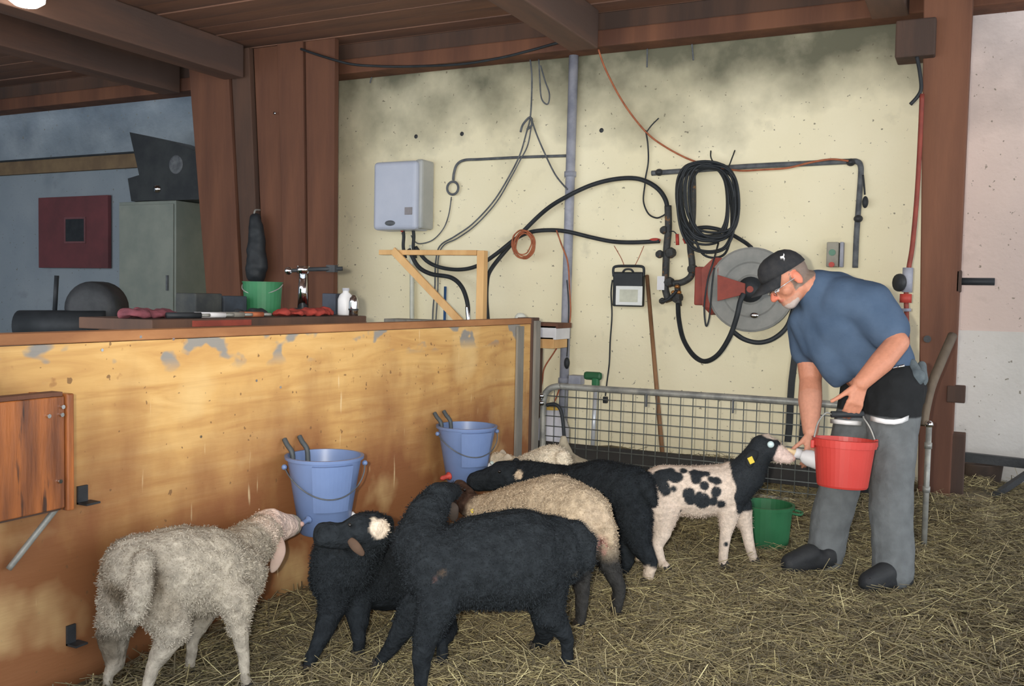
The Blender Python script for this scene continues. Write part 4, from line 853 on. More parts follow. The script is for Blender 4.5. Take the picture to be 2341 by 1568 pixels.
# lamp at the ceiling, cut by the frame
lmp = P(60,2,6.0)
la = empty('ceiling_lamp', lmp, 'small lit bulkhead lamp under the ceiling joists', 'lamp')
MB().lathe(lmp, [(0.001,0.09),(0.11,0.09),(0.12,0.06),(0.12,0.04)], n=24).build('base', M_white, la, smooth=True)
me_ = bpy.data.materials.new('lamp_glow'); me_.use_nodes = True; bsd = me_.node_tree.nodes['Principled BSDF']; bsd.inputs['Emission Color'].default_value = (1,0.95,0.85,1); bsd.inputs['Emission Strength'].default_value = 6.0
MB().lathe(lmp, [(0.115,0.04),(0.11,0.0),(0.07,-0.03),(0.001,-0.04)], n=24).build('globe', me_, la, smooth=True)
MB().cyl(lmp+A(0,0,0.09), A(lmp[0],lmp[1],3.3), 0.012, n=8).build('stem', M_white, la)

# ================================================================== LAMBS
def J(u, v, Z, r): return (P(u, v, Z), r*Z/F)
def JG(u, v, r, up=0.012):
    p = PG(u, v); Z = depth(p); return (p*A(1,1,0)+A(0,0,up+r*Z/F*0.5), r*Z/F)
def chain(mb, js):
    for (a, ra), (b, rb) in zip(js[:-1], js[1:]): mb.cap(a, ra, b, rb)
def L3(c): return np.array(lin(c)[:3])
def pigment(base, spots):
    """spots: (centre, radius, colour, softness) balls of pigment in space, or a function"""
    def fn(V):
        C_ = np.tile(L3(base), (len(V),1))
        for s in spots:
            if callable(s): C_ = s(V, C_); continue
            c, r, col, soft = s
            wob = np.array([mnoise.noise(Vector(p*38.0)) for p in V])*0.22*r if r > 0.012 else 0
            d = np.linalg.norm(V-c, axis=1)+wob; k = np.clip((r-d)/max(soft,1e-4)+0.5, 0, 1)[:,None]
            C_ = C_*(1-k) + L3(col)*k
        return C_
    return fn
M_wool = attr_mat('wool', 1.0, 0.9, 70.0, 0.30, sheen=0.0, spec=0.05)
M_hair = attr_mat('short_hair', 0.75, 0.35, 130.0, 0.2, spec=0.25)
M_hoof = mat('dark_hoof', (56,52,48), (44,42,40), 0.6, 20)
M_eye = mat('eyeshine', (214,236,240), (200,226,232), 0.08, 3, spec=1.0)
M_eyed = mat('dark_eye', (24,22,22), (20,20,20), 0.08, 3, spec=0.8)
M_tag = mat('yellow_ear_tag', (222,198,70), (206,182,60), 0.4, 4)
M_pink = mat('pink_nose', (204,170,160), (190,154,146), 0.6, 10)

def ear(parent, a, mid, b, wdt, m_, side=None, name='ear', label=None):
    """leaf-shaped ear from root a over mid to tip b, with real thickness and a cupped face"""
    a, mid, b = (np.asarray(x, float) for x in (a, mid, b)); q = spline([a, mid, b], 5); n = len(q); mb = MB(); d0 = b-a
    sd = np.cross(d0, FWD if side is None else side); sd /= np.linalg.norm(sd); nr = np.cross(sd, d0); nr /= np.linalg.norm(nr); vs = []; K = 8
    for i, p in enumerate(q):
        t = i/(n-1); w_ = wdt*(0.35+1.3*math.sin(math.pi*min(1, t*0.85+0.08))**0.9*(1-0.45*t))*0.5; th = 0.006*(1-0.5*t)+0.002
        if i == n-1: w_ *= 0.3; th *= 0.5
        for k in range(K):
            al = 2*math.pi*k/K; vs.append(p + sd*math.cos(al)*w_ + nr*(math.sin(al)*th + 0.18*w_*math.cos(al)**2))
    fs = [(i*K+k, i*K+(k+1)%K, (i+1)*K+(k+1)%K, (i+1)*K+k) for i in range(n-1) for k in range(K)] + [tuple(range(K-1,-1,-1)), tuple((n-1)*K+k for k in range(K))]
    mb.add(vs, fs); return mb.build(name, m_, parent, smooth=True, org=a, sub=1, label=label)
def hoofs(root, feet, m_=None):
    for p, r in feet:
        mb = MB(); fwd = HD[root.name]
        for s in (-1, 1):
            sd = np.cross(fwd, A(0,0,1)); c = p*A(1,1,0) + sd*s*r*0.5 + fwd*r*0.5
            mb.hexa([c-fwd*r*1.1-sd*r*0.46+A(0,0,-0.004), c-fwd*r*1.1+sd*r*0.46+A(0,0,-0.004), c+fwd*r*1.1+sd*r*0.36+A(0,0,-0.004), c+fwd*r*1.1-sd*r*0.36+A(0,0,-0.004), c-fwd*r*1.0-sd*r*0.4+A(0,0,0.03), c-fwd*r*1.0+sd*r*0.4+A(0,0,0.03), c+fwd*r*0.4+sd*r*0.3+A(0,0,0.034), c+fwd*r*0.4-sd*r*0.3+A(0,0,0.034)])
        mb.build('hoof', m_ or M_hoof, root, bevel=0.003)
HD = {}
def wool(root, body, n, length, width, droop=0.5, seed=1, bald=(), zmin=0.17):
    """short locks standing off the skin, coloured by the skin they grow from"""
    r = np.random.default_rng(seed); me = body.data; nf = len(me.polygons)
    cen = np.empty(nf*3, np.float32); me.polygons.foreach_get('center', cen); cen = cen.reshape(-1,3).astype(float)
    nor = np.empty(nf*3, np.float32); me.polygons.foreach_get('normal', nor); nor = nor.reshape(-1,3).astype(float)
    v0 = np.empty(len(me.loops), np.int32); me.loops.foreach_get('vertex_index', v0); ls = np.empty(nf, np.int32); me.polygons.foreach_get('loop_start', ls)
    cl = np.empty(len(me.vertices)*4, np.float32); me.attributes['Col'].data.foreach_get('color', cl); cl = cl.reshape(-1,4)
    wz = cen+ORG[body.name]; okm = wz[:,2] > zmin
    for bc_, br_ in bald: okm &= np.linalg.norm(wz-bc_, axis=1) > br_
    hi = np.nonzero(okm)[0]; k = r.choice(hi, n)
    c = cen[k] + r.normal(0, 0.003, (n,3)); N_ = nor[k]; t = r.normal(0, 1, (n,3)); t -= N_*(t*N_).sum(1)[:,None]; t /= np.linalg.norm(t,axis=1)[:,None]+1e-9
    d = N_*r.uniform(0.35,0.9,(n,1)) + t*0.6 + np.array([0,0,-droop]); d /= np.linalg.norm(d,axis=1)[:,None]
    s = np.cross(d, N_); s /= np.linalg.norm(s,axis=1)[:,None]+1e-9; L_ = (length*r.uniform(0.5,1.2,n))[:,None]; w_ = (width*r.uniform(0.6,1.2,n))[:,None]
    V = np.stack([c-s*w_-N_*0.001, c+s*w_-N_*0.001, c+d*L_*0.6+s*w_*0.8, c+d*L_*0.6-s*w_*0.8, c+d*L_+N_*-0.001], 1).reshape(-1,3)
    b = np.arange(n)*5; F4 = np.stack([b,b+1,b+2,b+3],1); F3 = np.stack([b+3,b+2,b+4],1)
    m2 = bpy.data.meshes.new('wool'); m2.vertices.add(n*5); m2.vertices.foreach_set('co', V.astype(np.float32).ravel())
    m2.loops.add(n*7); m2.loops.foreach_set('vertex_index', np.concatenate([F4.ravel(), F3.ravel()]).astype(np.int32))
    m2.polygons.add(n*2); m2.polygons.foreach_set('loop_start', np.concatenate([np.arange(n)*4, n*4+np.arange(n)*3]).astype(np.int32)); m2.update(calc_edges=True); m2.validate()
    C4 = np.repeat(cl[v0[ls[k]]]*np.concatenate([np.repeat(r.uniform(0.8,1.25,(n,1)),3,1), np.ones((n,1))],1), 5, 0).astype(np.float32)
    at = m2.attributes.new('Col', 'FLOAT_COLOR', 'POINT'); at.data.foreach_set('color', C4.ravel()); m2.materials.append(attr_mat('wool_locks', 1.0, 0, 60, 0.1, spec=0.05))
    o = bpy.data.objects.new('wool', m2); link(o, root, ORG[body.name]); return tag(o, kind='stuff')
def lamb(name, label, chains, feet, colour, m_, heading, voxel=0.009, smooth=7, lump=0.003, cat='lamb', extra=None, bald=()):
    mb = MB()
    for c in chains: chain(mb, c)
    if extra: extra(mb)
    base = np.mean([f[0] for f in feet], axis=0)*A(1,1,0)
    root = empty(name, base, label, cat, 'lambs round the teat buckets'); h = np.asarray(heading, float)*A(1,1,0); HD[root.name] = h/np.linalg.norm(h)
    bd = remesh('body', mb, m_, root, voxel, smooth, colour, lump, 26.0)
    if m_ is M_wool: wool(root, bd, 30000, 0.0085, 0.0013, 0.45, len(HD), bald)
    else: wool(root, bd, 16000, 0.006, 0.0009, 0.3, len(HD))
    hoofs(root, feet)
    return root
def eye(root, u, v, Z, r, m_): return MB().ell(P(u,v,Z), r*Z/F, nu=14, nv=10).build('eye', m_, root, smooth=True)
def eartag(root, u, v, Z, w_=11, h=15, name='ear_tag', label='yellow ear tag'):
    k = Z/F; c = P(u,v,Z); return MB().obox(c, (w_*k,h*k,0.003), (RIGHT*0.9+UP*0.43, UP*0.9-RIGHT*0.43, FWD)).build(name, M_tag, root, bevel=0.002, label=label)

WHT=(168,160,146); BLK=(37,41,45)
def leg(*js): return list(js)

# --- A: white lamb, seen from behind, reaching for the first bucket
fA = [JG(336,1622,13), JG(246,1594,13), JG(562,1584,13), JG(434,1548,12)]
chA = [[J(318,1300,2.80,82), J(400,1302,2.86,100), J(470,1306,2.94,102), J(530,1312,3.03,78)],
       [J(350,1330,2.80,78), J(376,1390,2.79,58), J(398,1440,2.78,38), J(352,1520,2.76,18), (fA[0][0]+A(0,0,0.05),0.017), fA[0]],
       [J(300,1330,2.82,72), J(276,1390,2.84,52), J(260,1450,2.84,38), J(264,1520,2.82,20), (fA[1][0]+A(0,0,0.05),0.016), fA[1]],
       [J(540,1370,2.88,46), J(545,1430,2.87,24), J(557,1500,2.86,14), fA[2]],
       [J(470,1390,3.02,34), J(440,1460,2.98,16), J(436,1510,2.96,13), fA[3]],
       [J(528,1282,3.06,66), J(572,1244,3.20,54), J(608,1216,3.34,45)],
       [J(612,1204,3.38,42), J(642,1204,3.44,34), J(667,1200,3.50,25)],
       [J(620,1188,3.38,28), J(626,1180,3.39,19)],
       [J(330,1280,2.70,26), J(322,1350,2.665,30), J(310,1405,2.665,22)]]
rA = P(318,1300,2.7)
sp = [(P(366,1312,2.70), 0.030, (92,82,70), 0.03), (P(360,1350,2.70), 0.034, (104,94,80), 0.03), (P(278,1350,2.74), 0.05, (112,102,88), 0.04), (P(265,1300,2.76), 0.045, (140,130,114), 0.04), (P(385,1400,2.7), 0.05, (150,140,124), 0.05), (P(240,1480,2.8), 0.06, (104,96,84), 0.05),
      (P(640,1200,3.39), 0.09, (226,204,192), 0.03), (P(600,1215,3.24), 0.06, (222,206,192), 0.04)]
A_ = lamb('white_lamb', 'dirty white lamb stretching its nose to the nearer blue bucket', chA, fA, pigment(WHT, sp), M_wool, P(520,1300,2.95)-P(330,1300,2.8), bald=[(P(645,1200,3.44), 0.115)])
ear(A_, P(628,1214,3.31), P(636,1262,3.25), P(622,1310,3.25), 0.042, mat('pink_ear', (200,178,166), (188,162,152), 0.85, 8), label='long pink hanging ear')
ear(A_, P(634,1195,3.46), P(640,1200,3.51), P(642,1222,3.53), 0.04, mat('pink_ear', (226,188,176)))
MB().ell(P(689,1198,3.50), (0.010,0.012,0.010)).build('nose', M_pink, A_, smooth=True); eye(A_, 652,1190,3.43, 3, M_eyed)

# --- B: black lamb with a white crown, chest on
fB = [JG(702,1540,14), JG(820,1506,14), JG(1010,1524,14), JG(975,1490,13)]
chB = [[J(782,1315,3.22,72), J(870,1312,3.36,82), J(950,1312,3.48,80)],
       [J(760,1270,3.16,48), J(752,1330,3.15,42)],
       [J(765,1375,3.14,36), J(738,1450,3.05,21), fB[0]],
       [J(818,1380,3.2,34), J(820,1445,3.14,19), fB[1]],
       [J(985,1370,3.4,52), J(1022,1440,3.22,26), (fB[2][0]+A(0,0,0.06),0.02), fB[2]],
       [J(960,1385,3.5,44), J(975,1450,3.35,20), fB[3]],
       [J(800,1290,3.18,66), J(830,1245,3.12,50), J(845,1215,3.08,44)],
       [J(858,1212,3.08,42), J(825,1212,3.06,42), J(785,1226,3.05,30), J(746,1222,3.03,32)]]
sp = [(P(872,1206,3.02), 0.038, (214,198,180), 0.006), (P(858,1180,3.03), 0.016, (206,192,172), 0.006)]
B_ = lamb('black_lamb', 'black lamb with a white crown patch and tan ear, chest facing out', chB, fB, pigment(BLK, sp), M_wool, P(782,1315,3.22)-P(950,1312,3.48), bald=[(P(775,1222,3.04), 0.09), (P(830,1215,3.0), 0.08)])
ear(B_, P(798,1232,3.0), P(815,1252,2.98), P(832,1270,2.99), 0.026, mat('tan_ear', (94,74,60), (80,64,54), 0.9, 10), label='tan ear')
ear(B_, P(870,1190,3.14), P(884,1190,3.2), P(898,1204,3.24), 0.034, mat('black_ear', BLK))
eye(B_, 800,1200,2.995, 4, M_eyed)

# --- C: front black lamb
fC = [JG(1296,1532,15), JG(1226,1488,14), JG(962,1598,15), JG(866,1530,14)]
chC = [[J(1258,1262,3.06,86), J(1190,1276,3.02,114), J(1100,1284,2.98,108), J(1020,1300,2.94,92)],
       [J(1246,1335,3.02,56), J(1254,1400,3.02,38), J(1296,1455,3.05,18), (fC[0][0]+A(0,0,0.05),0.022), fC[0]],
       [J(1240,1370,3.14,42), J(1244,1415,3.16,30), J(1246,1450,3.2,21), fC[1]],
       [J(1000,1380,2.86,50), J(972,1460,2.84,30), J(962,1530,2.85,20), fC[2]],
       [J(955,1385,3.0,42), J(912,1450,3.01,24), J(888,1490,3.03,17), fC[3]],
       [J(1000,1290,2.94,90), J(962,1240,2.98,66), J(975,1180,3.04,48), J(998,1146,3.1,38)],
       [J(1000,1138,3.1,36), J(1018,1128,3.18,28), J(1036,1122,3.3,18)],
       [J(1312,1214,3.05,28), J(1342,1240,3.04,25), J(1345,1288,3.03,19)]]
sp = [(P(1340,1265,3.05), 0.03, (84,76,66), 0.02), (P(992,1330,2.80), 0.016, (132,96,88), 0.01), (P(1010,1312,2.80), 0.018, (106,88,72), 0.01), (P(1030,1298,2.80), 0.012, (104,88,74), 0.01), (P(1303,1300,3.0), 0.02, (104,98,84), 0.015)]
C_ = lamb('black_lamb', 'big black woolly lamb with raised neck and docked tail', chC, fC, pigment(BLK, sp), M_wool, P(1020,1300,2.94)-P(1290,1272,3.06), bald=[(P(1012,1130,3.17), 0.09)])
ear(C_, P(1020,1150,3.1), P(1034,1165,3.08), P(1040,1192,3.09), 0.036, mat('brown_ear', (60,50,44), (50,44,40), 0.9, 10), label='brown hanging ear')
ear(C_, P(978,1135,3.12), P(962,1145,3.12), P(955,1168,3.13), 0.034, mat('black_ear', BLK))

# --- D: pale lamb with brown face and dark legs
fD = [JG(1326,1436,13), JG(1410,1408,13), JG(1180,1340,12), JG(1150,1332,12)]
chD = [[J(1330,1182,3.62,70), J(1270,1166,3.76,82), J(1185,1172,3.95,66)],
       [J(1318,1240,3.54,52), J(1322,1300,3.5,29), J(1332,1350,3.48,18), fD[0]],
       [J(1372,1215,3.66,40), J(1392,1290,3.62,25), J(1416,1340,3.6,17), fD[1]],
       [J(1170,1225,3.92,34), J(1178,1290,3.92,18), fD[2]], [J(1150,1225,4.05,32), J(1150,1290,4.03,17), fD[3]],
       [J(1170,1168,3.97,58), J(1120,1168,4.05,40), J(1085,1160,4.1,30)],
       [J(1072,1152,4.12,30), J(1062,1135,4.15,26), J(1050,1112,4.2,17)],
       [J(1362,1160,3.57,24), J(1386,1200,3.53,20), J(1394,1240,3.53,13)]]
def darklegs(V, C_):
    k = np.clip((0.25 - V[:,2])/0.09+0.5, 0, 1)[:,None]; return C_*(1-k)+L3((52,52,52))*k
hD = P(1062,1132,4.15)
sp = [darklegs, (hD, 0.105, (70,54,46), 0.03), (P(1372,1232,3.55), 0.04, (206,150,146), 0.03), (P(1378,1262,3.56), 0.025, (196,130,128), 0.02), (P(1360,1200,3.5), 0.07, (176,160,140), 0.05)]
D_ = lamb('pale_lamb', 'cream woolly lamb with brown face and dark legs, rump turned', chD, fD, pigment((176,160,138), sp), M_wool, P(1185,1172,3.95)-P(1330,1182,3.62), bald=[(hD, 0.1)])
ear(D_, P(1076,1140,4.07), P(1090,1150,4.05), P(1096,1166,4.05), 0.034, mat('brown_ear', (84,66,54)))
ear(D_, P(1052,1148,4.18), P(1040,1160,4.2), P(1036,1176,4.21), 0.034, mat('brown_ear', (84,66,54)))
eartag(D_, 1080,1168,4.02, 7, 9); MB().ell(P(1049,1108,4.2), (0.013,0.013,0.013)).build('nose', M_blackm, D_, smooth=True); eye(D_, 1062,1120,4.11, 3.5, M_eyed)

# --- E: black lamb behind, with white cheek
fE = [JG(1481,1336,13), JG(1424,1322,12), JG(1290,1296,12), JG(1262,1290,12)]
chE = [[J(1290,1122,4.35,56), J(1370,1112,4.22,62), J(1440,1122,4.1,60)],
       [J(1448,1185,4.05,46), J(1462,1245,4.02,27), J(1488,1285,4.02,17), fE[0]],
       [J(1420,1180,4.14,42), J(1428,1240,4.1,24), J(1436,1280,4.08,16), fE[1]],
       [J(1290,1180,4.36,34), J(1288,1240,4.34,16), fE[2]], [J(1266,1180,4.45,32), J(1262,1240,4.42,16), fE[3]],
       [J(1284,1112,4.36,50), J(1240,1096,4.42,40), J(1200,1088,4.48,36)],
       [J(1178,1088,4.50,35), J(1150,1086,4.505,34), J(1118,1096,4.515,27), J(1088,1100,4.522,23)],
       [J(1468,1100,4.02,20), J(1486,1130,4.0,16), J(1494,1150,4.0,11)]]
sp = [(P(1180,1083,4.40), 0.030, (208,190,166), 0.006), (P(1482,1320,4.0), 0.05, (196,180,164), 0.012)]
E_ = lamb('black_lamb', 'black lamb with a white cheek patch and yellow ear tag, nose at the farther bucket', chE, fE, pigment(BLK, sp), M_wool, P(1290,1122,4.35)-P(1440,1122,4.1), bald=[(P(1115,1095,4.48), 0.13)])
ear(E_, P(1196,1080,4.43), P(1210,1084,4.42), P(1222,1094,4.42), 0.036, mat('black_ear', BLK)); eartag(E_, 1213,1086,4.40, 8, 8)
ear(E_, P(1170,1062,4.56), P(1180,1056,4.6), P(1192,1062,4.62), 0.034, mat('black_ear', BLK))
eye(E_, 1142,1078,4.44, 4, M_eyed)

# --- Fw: white lamb half hidden, eye shining by the second bucket
fF = [JG(1262,1228,12), JG(1235,1230,12), JG(1178,1208,12), JG(1160,1212,12)]
chF = [[J(1262,1062,4.70,46), J(1225,1078,4.83,46), J(1185,1090,4.93,42)],
       [J(1262,1100,4.73,34), J(1266,1150,4.73,18), fF[0]], [J(1240,1110,4.78,32), J(1238,1160,4.76,17), fF[1]],
       [J(1182,1120,4.92,30), J(1180,1160,4.92,14), fF[2]], [J(1168,1120,4.98,28), J(1162,1160,4.96,14), fF[3]],
       [J(1185,1085,4.93,38), J(1160,1070,4.98,30), J(1140,1060,5.00,26)],
       [J(1138,1058,5.00,25), J(1122,1060,5.01,22), J(1108,1066,5.02,14)],
       [J(1285,1045,4.60,16), J(1288,1075,4.58,13)]]
F_ = lamb('white_lamb', 'pale white lamb half hidden behind the black lamb with white cheek', chF, fF, pigment((216,206,188), []), M_wool, P(1185,1090,4.93)-P(1262,1062,4.70))
eye(F_, 1124,1059,4.955, 6, M_eye)
ear(F_, P(1150,1048,4.94), P(1160,1046,4.93), P(1172,1052,4.93), 0.034, mat('white_ear', (206,194,176))); ear(F_, P(1140,1042,5.08), P(1150,1036,5.12), P(1158,1040,5.14), 0.034, mat('white_ear', (206,194,176)))

# --- G: spotted lamb at the bottle
fG = [JG(1521,1308,12), JG(1466,1292,12), JG(1652,1296,11), JG(1722,1288,11)]
chG = [[J(1518,1116,4.30,54), J(1590,1124,4.30,60), J(1660,1116,4.30,56)],
       [J(1512,1165,4.26,46), J(1512,1215,4.25,24), J(1500,1248,4.24,15), J(1512,1288,4.22,11), fG[0]],
       [J(1500,1170,4.38,40), J(1470,1215,4.40,20), J(1448,1245,4.38,14), fG[1]],
       [J(1668,1160,4.27,30), J(1660,1215,4.27,15), J(1655,1250,4.28,12), fG[2]],
       [J(1690,1155,4.34,30), J(1706,1210,4.34,15), J(1714,1250,4.34,12), fG[3]],
       [J(1672,1108,4.30,54), J(1705,1085,4.29,44), J(1725,1052,4.28,34), J(1738,1030,4.27,30)],
       [J(1742,1022,4.27,29), J(1762,1026,4.26,27), J(1786,1040,4.25,20), J(1800,1046,4.24,15)],
       [J(1744,1008,4.28,17), J(1752,1003,4.28,13)],
       [J(1482,1095,4.26,18), J(1476,1130,4.24,16), J(1479,1158,4.22,14)]]
kG = 4.3/F
def S(u, v, r, col=(36,41,46), Zs=None, soft=0.005):
    return (P(u, v, Zs or 4.30-0.115), r*kG*1.2, col, soft)
near = []
for (u,v,r) in ((1508,1085,20),(1524,1078,18),(1500,1100,14),(1545,1086,15),(1563,1070,10),(1592,1078,16),(1594,1092,12),(1518,1112,15),(1522,1126,11),(1541,1116,8),(1612,1108,10),(1575,1130,12),(1580,1143,11),(1604,1144,16),(1598,1136,10),(1626,1092,9),(1640,1096,10),(1638,1125,11),(1630,1146,9),(1648,1152,9),(1535,1070,10),(1617,1078,9),(1553,1165,5),(1653,1190,8)):
    zz = 4.30-0.5*math.sqrt(max(0.0, 0.118**2-((v-1120)*kG)**2))*2
    near.append(S(u, v, r, Zs=zz)); near.append(S(u+random.uniform(-12,12), v, r, Zs=4.30+(4.30-zz)))
GB=(36,41,46); GW=(208,192,178)
def neckblack(V, C_):
    # black fore end: everything ahead of a slanting line over the shoulder, down to the brisket
    a = P(1662,1060,4.3); b = P(1672,1168,4.3); h = HDG; d = (V-a)@h - ((V-a)[:,2]/(b-a)[2])*((b-a)@h)
    wob = np.array([mnoise.noise(Vector(p*22.0)) for p in V])*0.02
    zmask = np.clip((V[:,2]-P(1690,1170,4.3)[2])/0.01, 0, 1); k = (np.clip((d+wob)/0.006+0.5, 0, 1)*zmask)[:,None]
    return C_*(1-k)+L3(GB)*k
HDG = (P(1660,1116,4.3)-P(1518,1116,4.3))*A(1,1,0); HDG /= np.linalg.norm(HDG)
sp = near + [neckblack, (P(1478,1100,4.24), 0.045, GB, 0.006), (P(1492,1122,4.24), 0.03, GB, 0.006), (P(1479,1160,4.21), 0.034, GW, 0.006),
     (P(1800,1046,4.23), 0.062, (226,204,196), 0.008), (P(1760,1000,4.27), 0.036, GW, 0.006), (P(1774,1012,4.27), 0.026, GW, 0.006), (P(1786,1024,4.25), 0.026, GW, 0.006), (P(1742,990,4.29), 0.024, GW, 0.006), (P(1660,1245,4.25), 0.012, GB, 0.005)]
G_ = lamb('spotted_lamb', 'black and white spotted lamb sucking the milk bottle', chG, fG, pigment(GW, sp), M_hair, HDG, voxel=0.007, smooth=6, lump=0.001)
eye(G_, 1762,1016,4.205, 8, M_eye)
ear(G_, P(1728,1030,4.21), P(1718,1046,4.19), P(1712,1068,4.19), 0.04, mat('black_ear', BLK)); eartag(G_, 1717,1052,4.17, 12, 16)
ear(G_, P(1742,1012,4.34), P(1738,1008,4.38), P(1730,1014,4.41), 0.036, mat('black_ear', BLK))
MB().ell(P(1812,1047,4.235), (0.014,0.014,0.016)).build('nose', M_pink, G_, smooth=True)

# ================================================================== MAN
mroot = empty('person', (PG(1860,1297)+PG(2030,1342))/2*A(1,1,0), 'man in blue t-shirt, dark cap and grey work trousers bending to bottle-feed', 'person')
SK = L3((194,132,106))
def px(u, v, Z, r): return J(u, v, Z, r)
def dirv(du, dv, dz=0.0):   # picture direction to world direction
    d = RIGHT*du - UP*dv + FWD*dz; return d/np.linalg.norm(d)
# joints
nSh, nEl, nWr = px(1990,704,4.17,32), px(2052,783,4.04,26), px(1968,876,3.97,19)
fSh, fEl, fWr = px(1850,740,4.50,38), px(1853,870,4.44,25), px(1853,985,4.30,18)
pel = px(2022,872,4.32,70); chest = px(1932,730,4.32,78); ab = px(1975,815,4.32,68)
nHip, nKn, nAn = px(2042,905,4.22,52), px(2035,1095,4.10,36), px(2036,1290,4.05,24)
fHip, fKn, fAn = px(1990,905,4.42,52), px(1925,1090,4.38,36), px(1872,1255,4.34,24)
neck0, neck1 = px(1888,672,4.32,40), px(1848,652,4.31,36)
HC = P(1806,640,4.31); kz = 4.31/F
CRN = dirv(-0.60,-0.80); FAC = dirv(-0.80,0.60); SID = np.cross(CRN, FAC)   # crown, face, ear axis
def H(c, f_, s=0.0): return HC + CRN*c + FAC*f_ + SID*s    # metres in the head's own frame
def head(mb):
    mb.ell(H(0.035,-0.005), (0.098,0.100,0.078), (FAC,CRN,SID), 20, 14)      # skull
    mb.cap(H(-0.02,0.035), 0.062, H(-0.075,0.058), 0.040)                     # face to chin
    mb.cap(H(-0.055,-0.01,0.032), 0.035, H(-0.088,0.062,0.012), 0.024); mb.cap(H(-0.055,-0.01,-0.032), 0.035, H(-0.088,0.062,-0.012), 0.024)   # jaw
    mb.cap(H(0.012,0.088), 0.012, H(-0.026,0.112), 0.016)                     # nose
    mb.ell(H(-0.028,0.104,0.013), 0.011); mb.ell(H(-0.028,0.104,-0.013), 0.011)
    mb.cap(H(0.022,0.080,0.035), 0.015, H(0.022,0.080,-0.035), 0.015)         # brow
    mb.cap(H(-0.052,0.088,0.018), 0.011, H(-0.052,0.088,-0.018), 0.011)       # lips
    mb.ell(H(-0.022,0.05,0.038), 0.030); mb.ell(H(-0.022,0.05,-0.038), 0.030)   # cheeks
    for s in (-1,1): mb.ell(H(-0.002,-0.012,0.082*s), (0.020,0.034,0.010), (FAC,CRN,SID))   # ears
def hand(mb, wr, palm_dir, across, nrm, curls, thumb_dir, sz=1.0, spread=0.0):
    """palm plus four fingers of unequal length and a thumb from the side of the palm"""
    w = wr; kn = w + palm_dir*0.088*sz
    for t in (-1.2,-0.4,0.4,1.2): mb.cap(w+across*t*0.012+palm_dir*0.006, 0.017*sz, kn+across*t*0.0185*sz, 0.0128*sz)
    for i, t in enumerate((-1.5,-0.5,0.5,1.5)):
        ln = (0.040,0.046,0.043,0.034)[i]*sz; p = kn + across*t*0.0195*sz; d = palm_dir.copy(); r = 0.0098*sz
        for c in curls:
            d = d*math.cos(c)+nrm*math.sin(c); dd = d + across*t*spread; q = p + dd/np.linalg.norm(dd)*ln; mb.cap(p, r, q, r*0.9); n2 = nrm*math.cos(c)-palm_dir*0; p = q; ln *= 0.72; r *= 0.9
            # rotate the curling frame
            nd = d; nrm_l = nrm - nd*np.dot(nrm, nd); nn = np.linalg.norm(nrm_l)
    b = w + palm_dir*0.028*sz - across*0.026*sz
    for k in range(len(thumb_dir)-1): pass
    p = b
    for d, l, r in thumb_dir: q = p + d/np.linalg.norm(d)*l*sz; mb.cap(p, r*sz, q, r*0.9*sz); p = q
mb = MB()
head(mb); chain(mb, [neck0, neck1, (H(-0.03,-0.03),0.055)])
chain(mb, [pel, ab, chest, px(1900,690,4.32,58), neck0])
chain(mb, [px(1935,700,4.24,40), nSh, nEl]); chain(mb, [nEl, px(2015,828,4.0,27), nWr]); chain(mb, [px(1880,715,4.44,44), fSh, fEl]); chain(mb, [fEl, px(1852,915,4.38,27), fWr])
chain(mb, [pel, nHip, nKn, nAn]); chain(mb, [pel, fHip, fKn, fAn])
chain(mb, [nAn, px(2040,1322,4.03,22), px(1995,1334,4.0,18)]); chain(mb, [fAn, px(1872,1282,4.33,22), px(1815,1292,4.31,18)])
# near (left) hand closed round the bail grip, back of the hand to us, thumb out to the left
wN = nWr[0]; pd = dirv(-0.30,0.95,-0.05); ac = dirv(0.95,0.30,0.05); nm = dirv(0.05,0.2,0.98)
hand(mb, wN, pd, ac, nm, (0.5,0.95,0.9), [(dirv(-0.75,0.5,-0.05),0.045,0.0135),(dirv(-0.85,0.52,0.0),0.036,0.011),(dirv(-0.85,0.5,0.1),0.026,0.0095)], 1.0)
# far (right) hand wrapped over the bottle
wF = fWr[0]; pdF = dirv(-0.12,0.95,-0.25); acF = dirv(0.75,0.25,0.6); nmF = dirv(-0.75,0.4,0.5)
hand(mb, wF, pdF, acF, -dirv(0.1,-0.2,-0.9), (0.35,0.7,0.6), [(dirv(-0.7,0.7,-0.2),0.04,0.013),(dirv(-0.75,0.6,0.1),0.034,0.011),(dirv(-0.7,0.7,0.2),0.024,0.0095)], 1.0)
def skin(V):
    C_ = np.tile(SK, (len(V),1)); q = V-HC; c, f_, s = q@CRN, q@FAC, np.abs(q@SID)
    isH = (np.linalg.norm(q,axis=1) < 0.17)
    def put(mask, col, k=1.0):
        C_[mask] = C_[mask]*(1-k)+L3(col)*k
    put(isH & (f_ < 0.03-0.6*np.clip(c,-0.02,1)) & (c > -0.045) & (c+f_*0.2 > -0.06) & (f_ < 0.02), (112,104,96), 0.9)     # grey hair at the back and temple
    put(isH & (c < -0.058) & (f_ > 0.015), (180,140,122), 0.5)                   # stubble
    put(isH & (c < -0.078) & (f_ > 0.03), (186,180,176), 0.8)                    # grey chin beard
    put(isH & (f_ > 0.095) & (c < 0.0) & (c > -0.04), (222,116,92), 0.6)         # nose
    put(isH & (np.abs(c+0.052) < 0.006) & (f_ > 0.085), (170,92,80), 0.7)
    put(isH & (s > 0.077) & (np.abs(c) < 0.04), (214,130,104), 1.0)
    wrist = np.linalg.norm(V-wF,axis=1) < 0.2; put(wrist, (200,146,124), 0.6)
    return C_
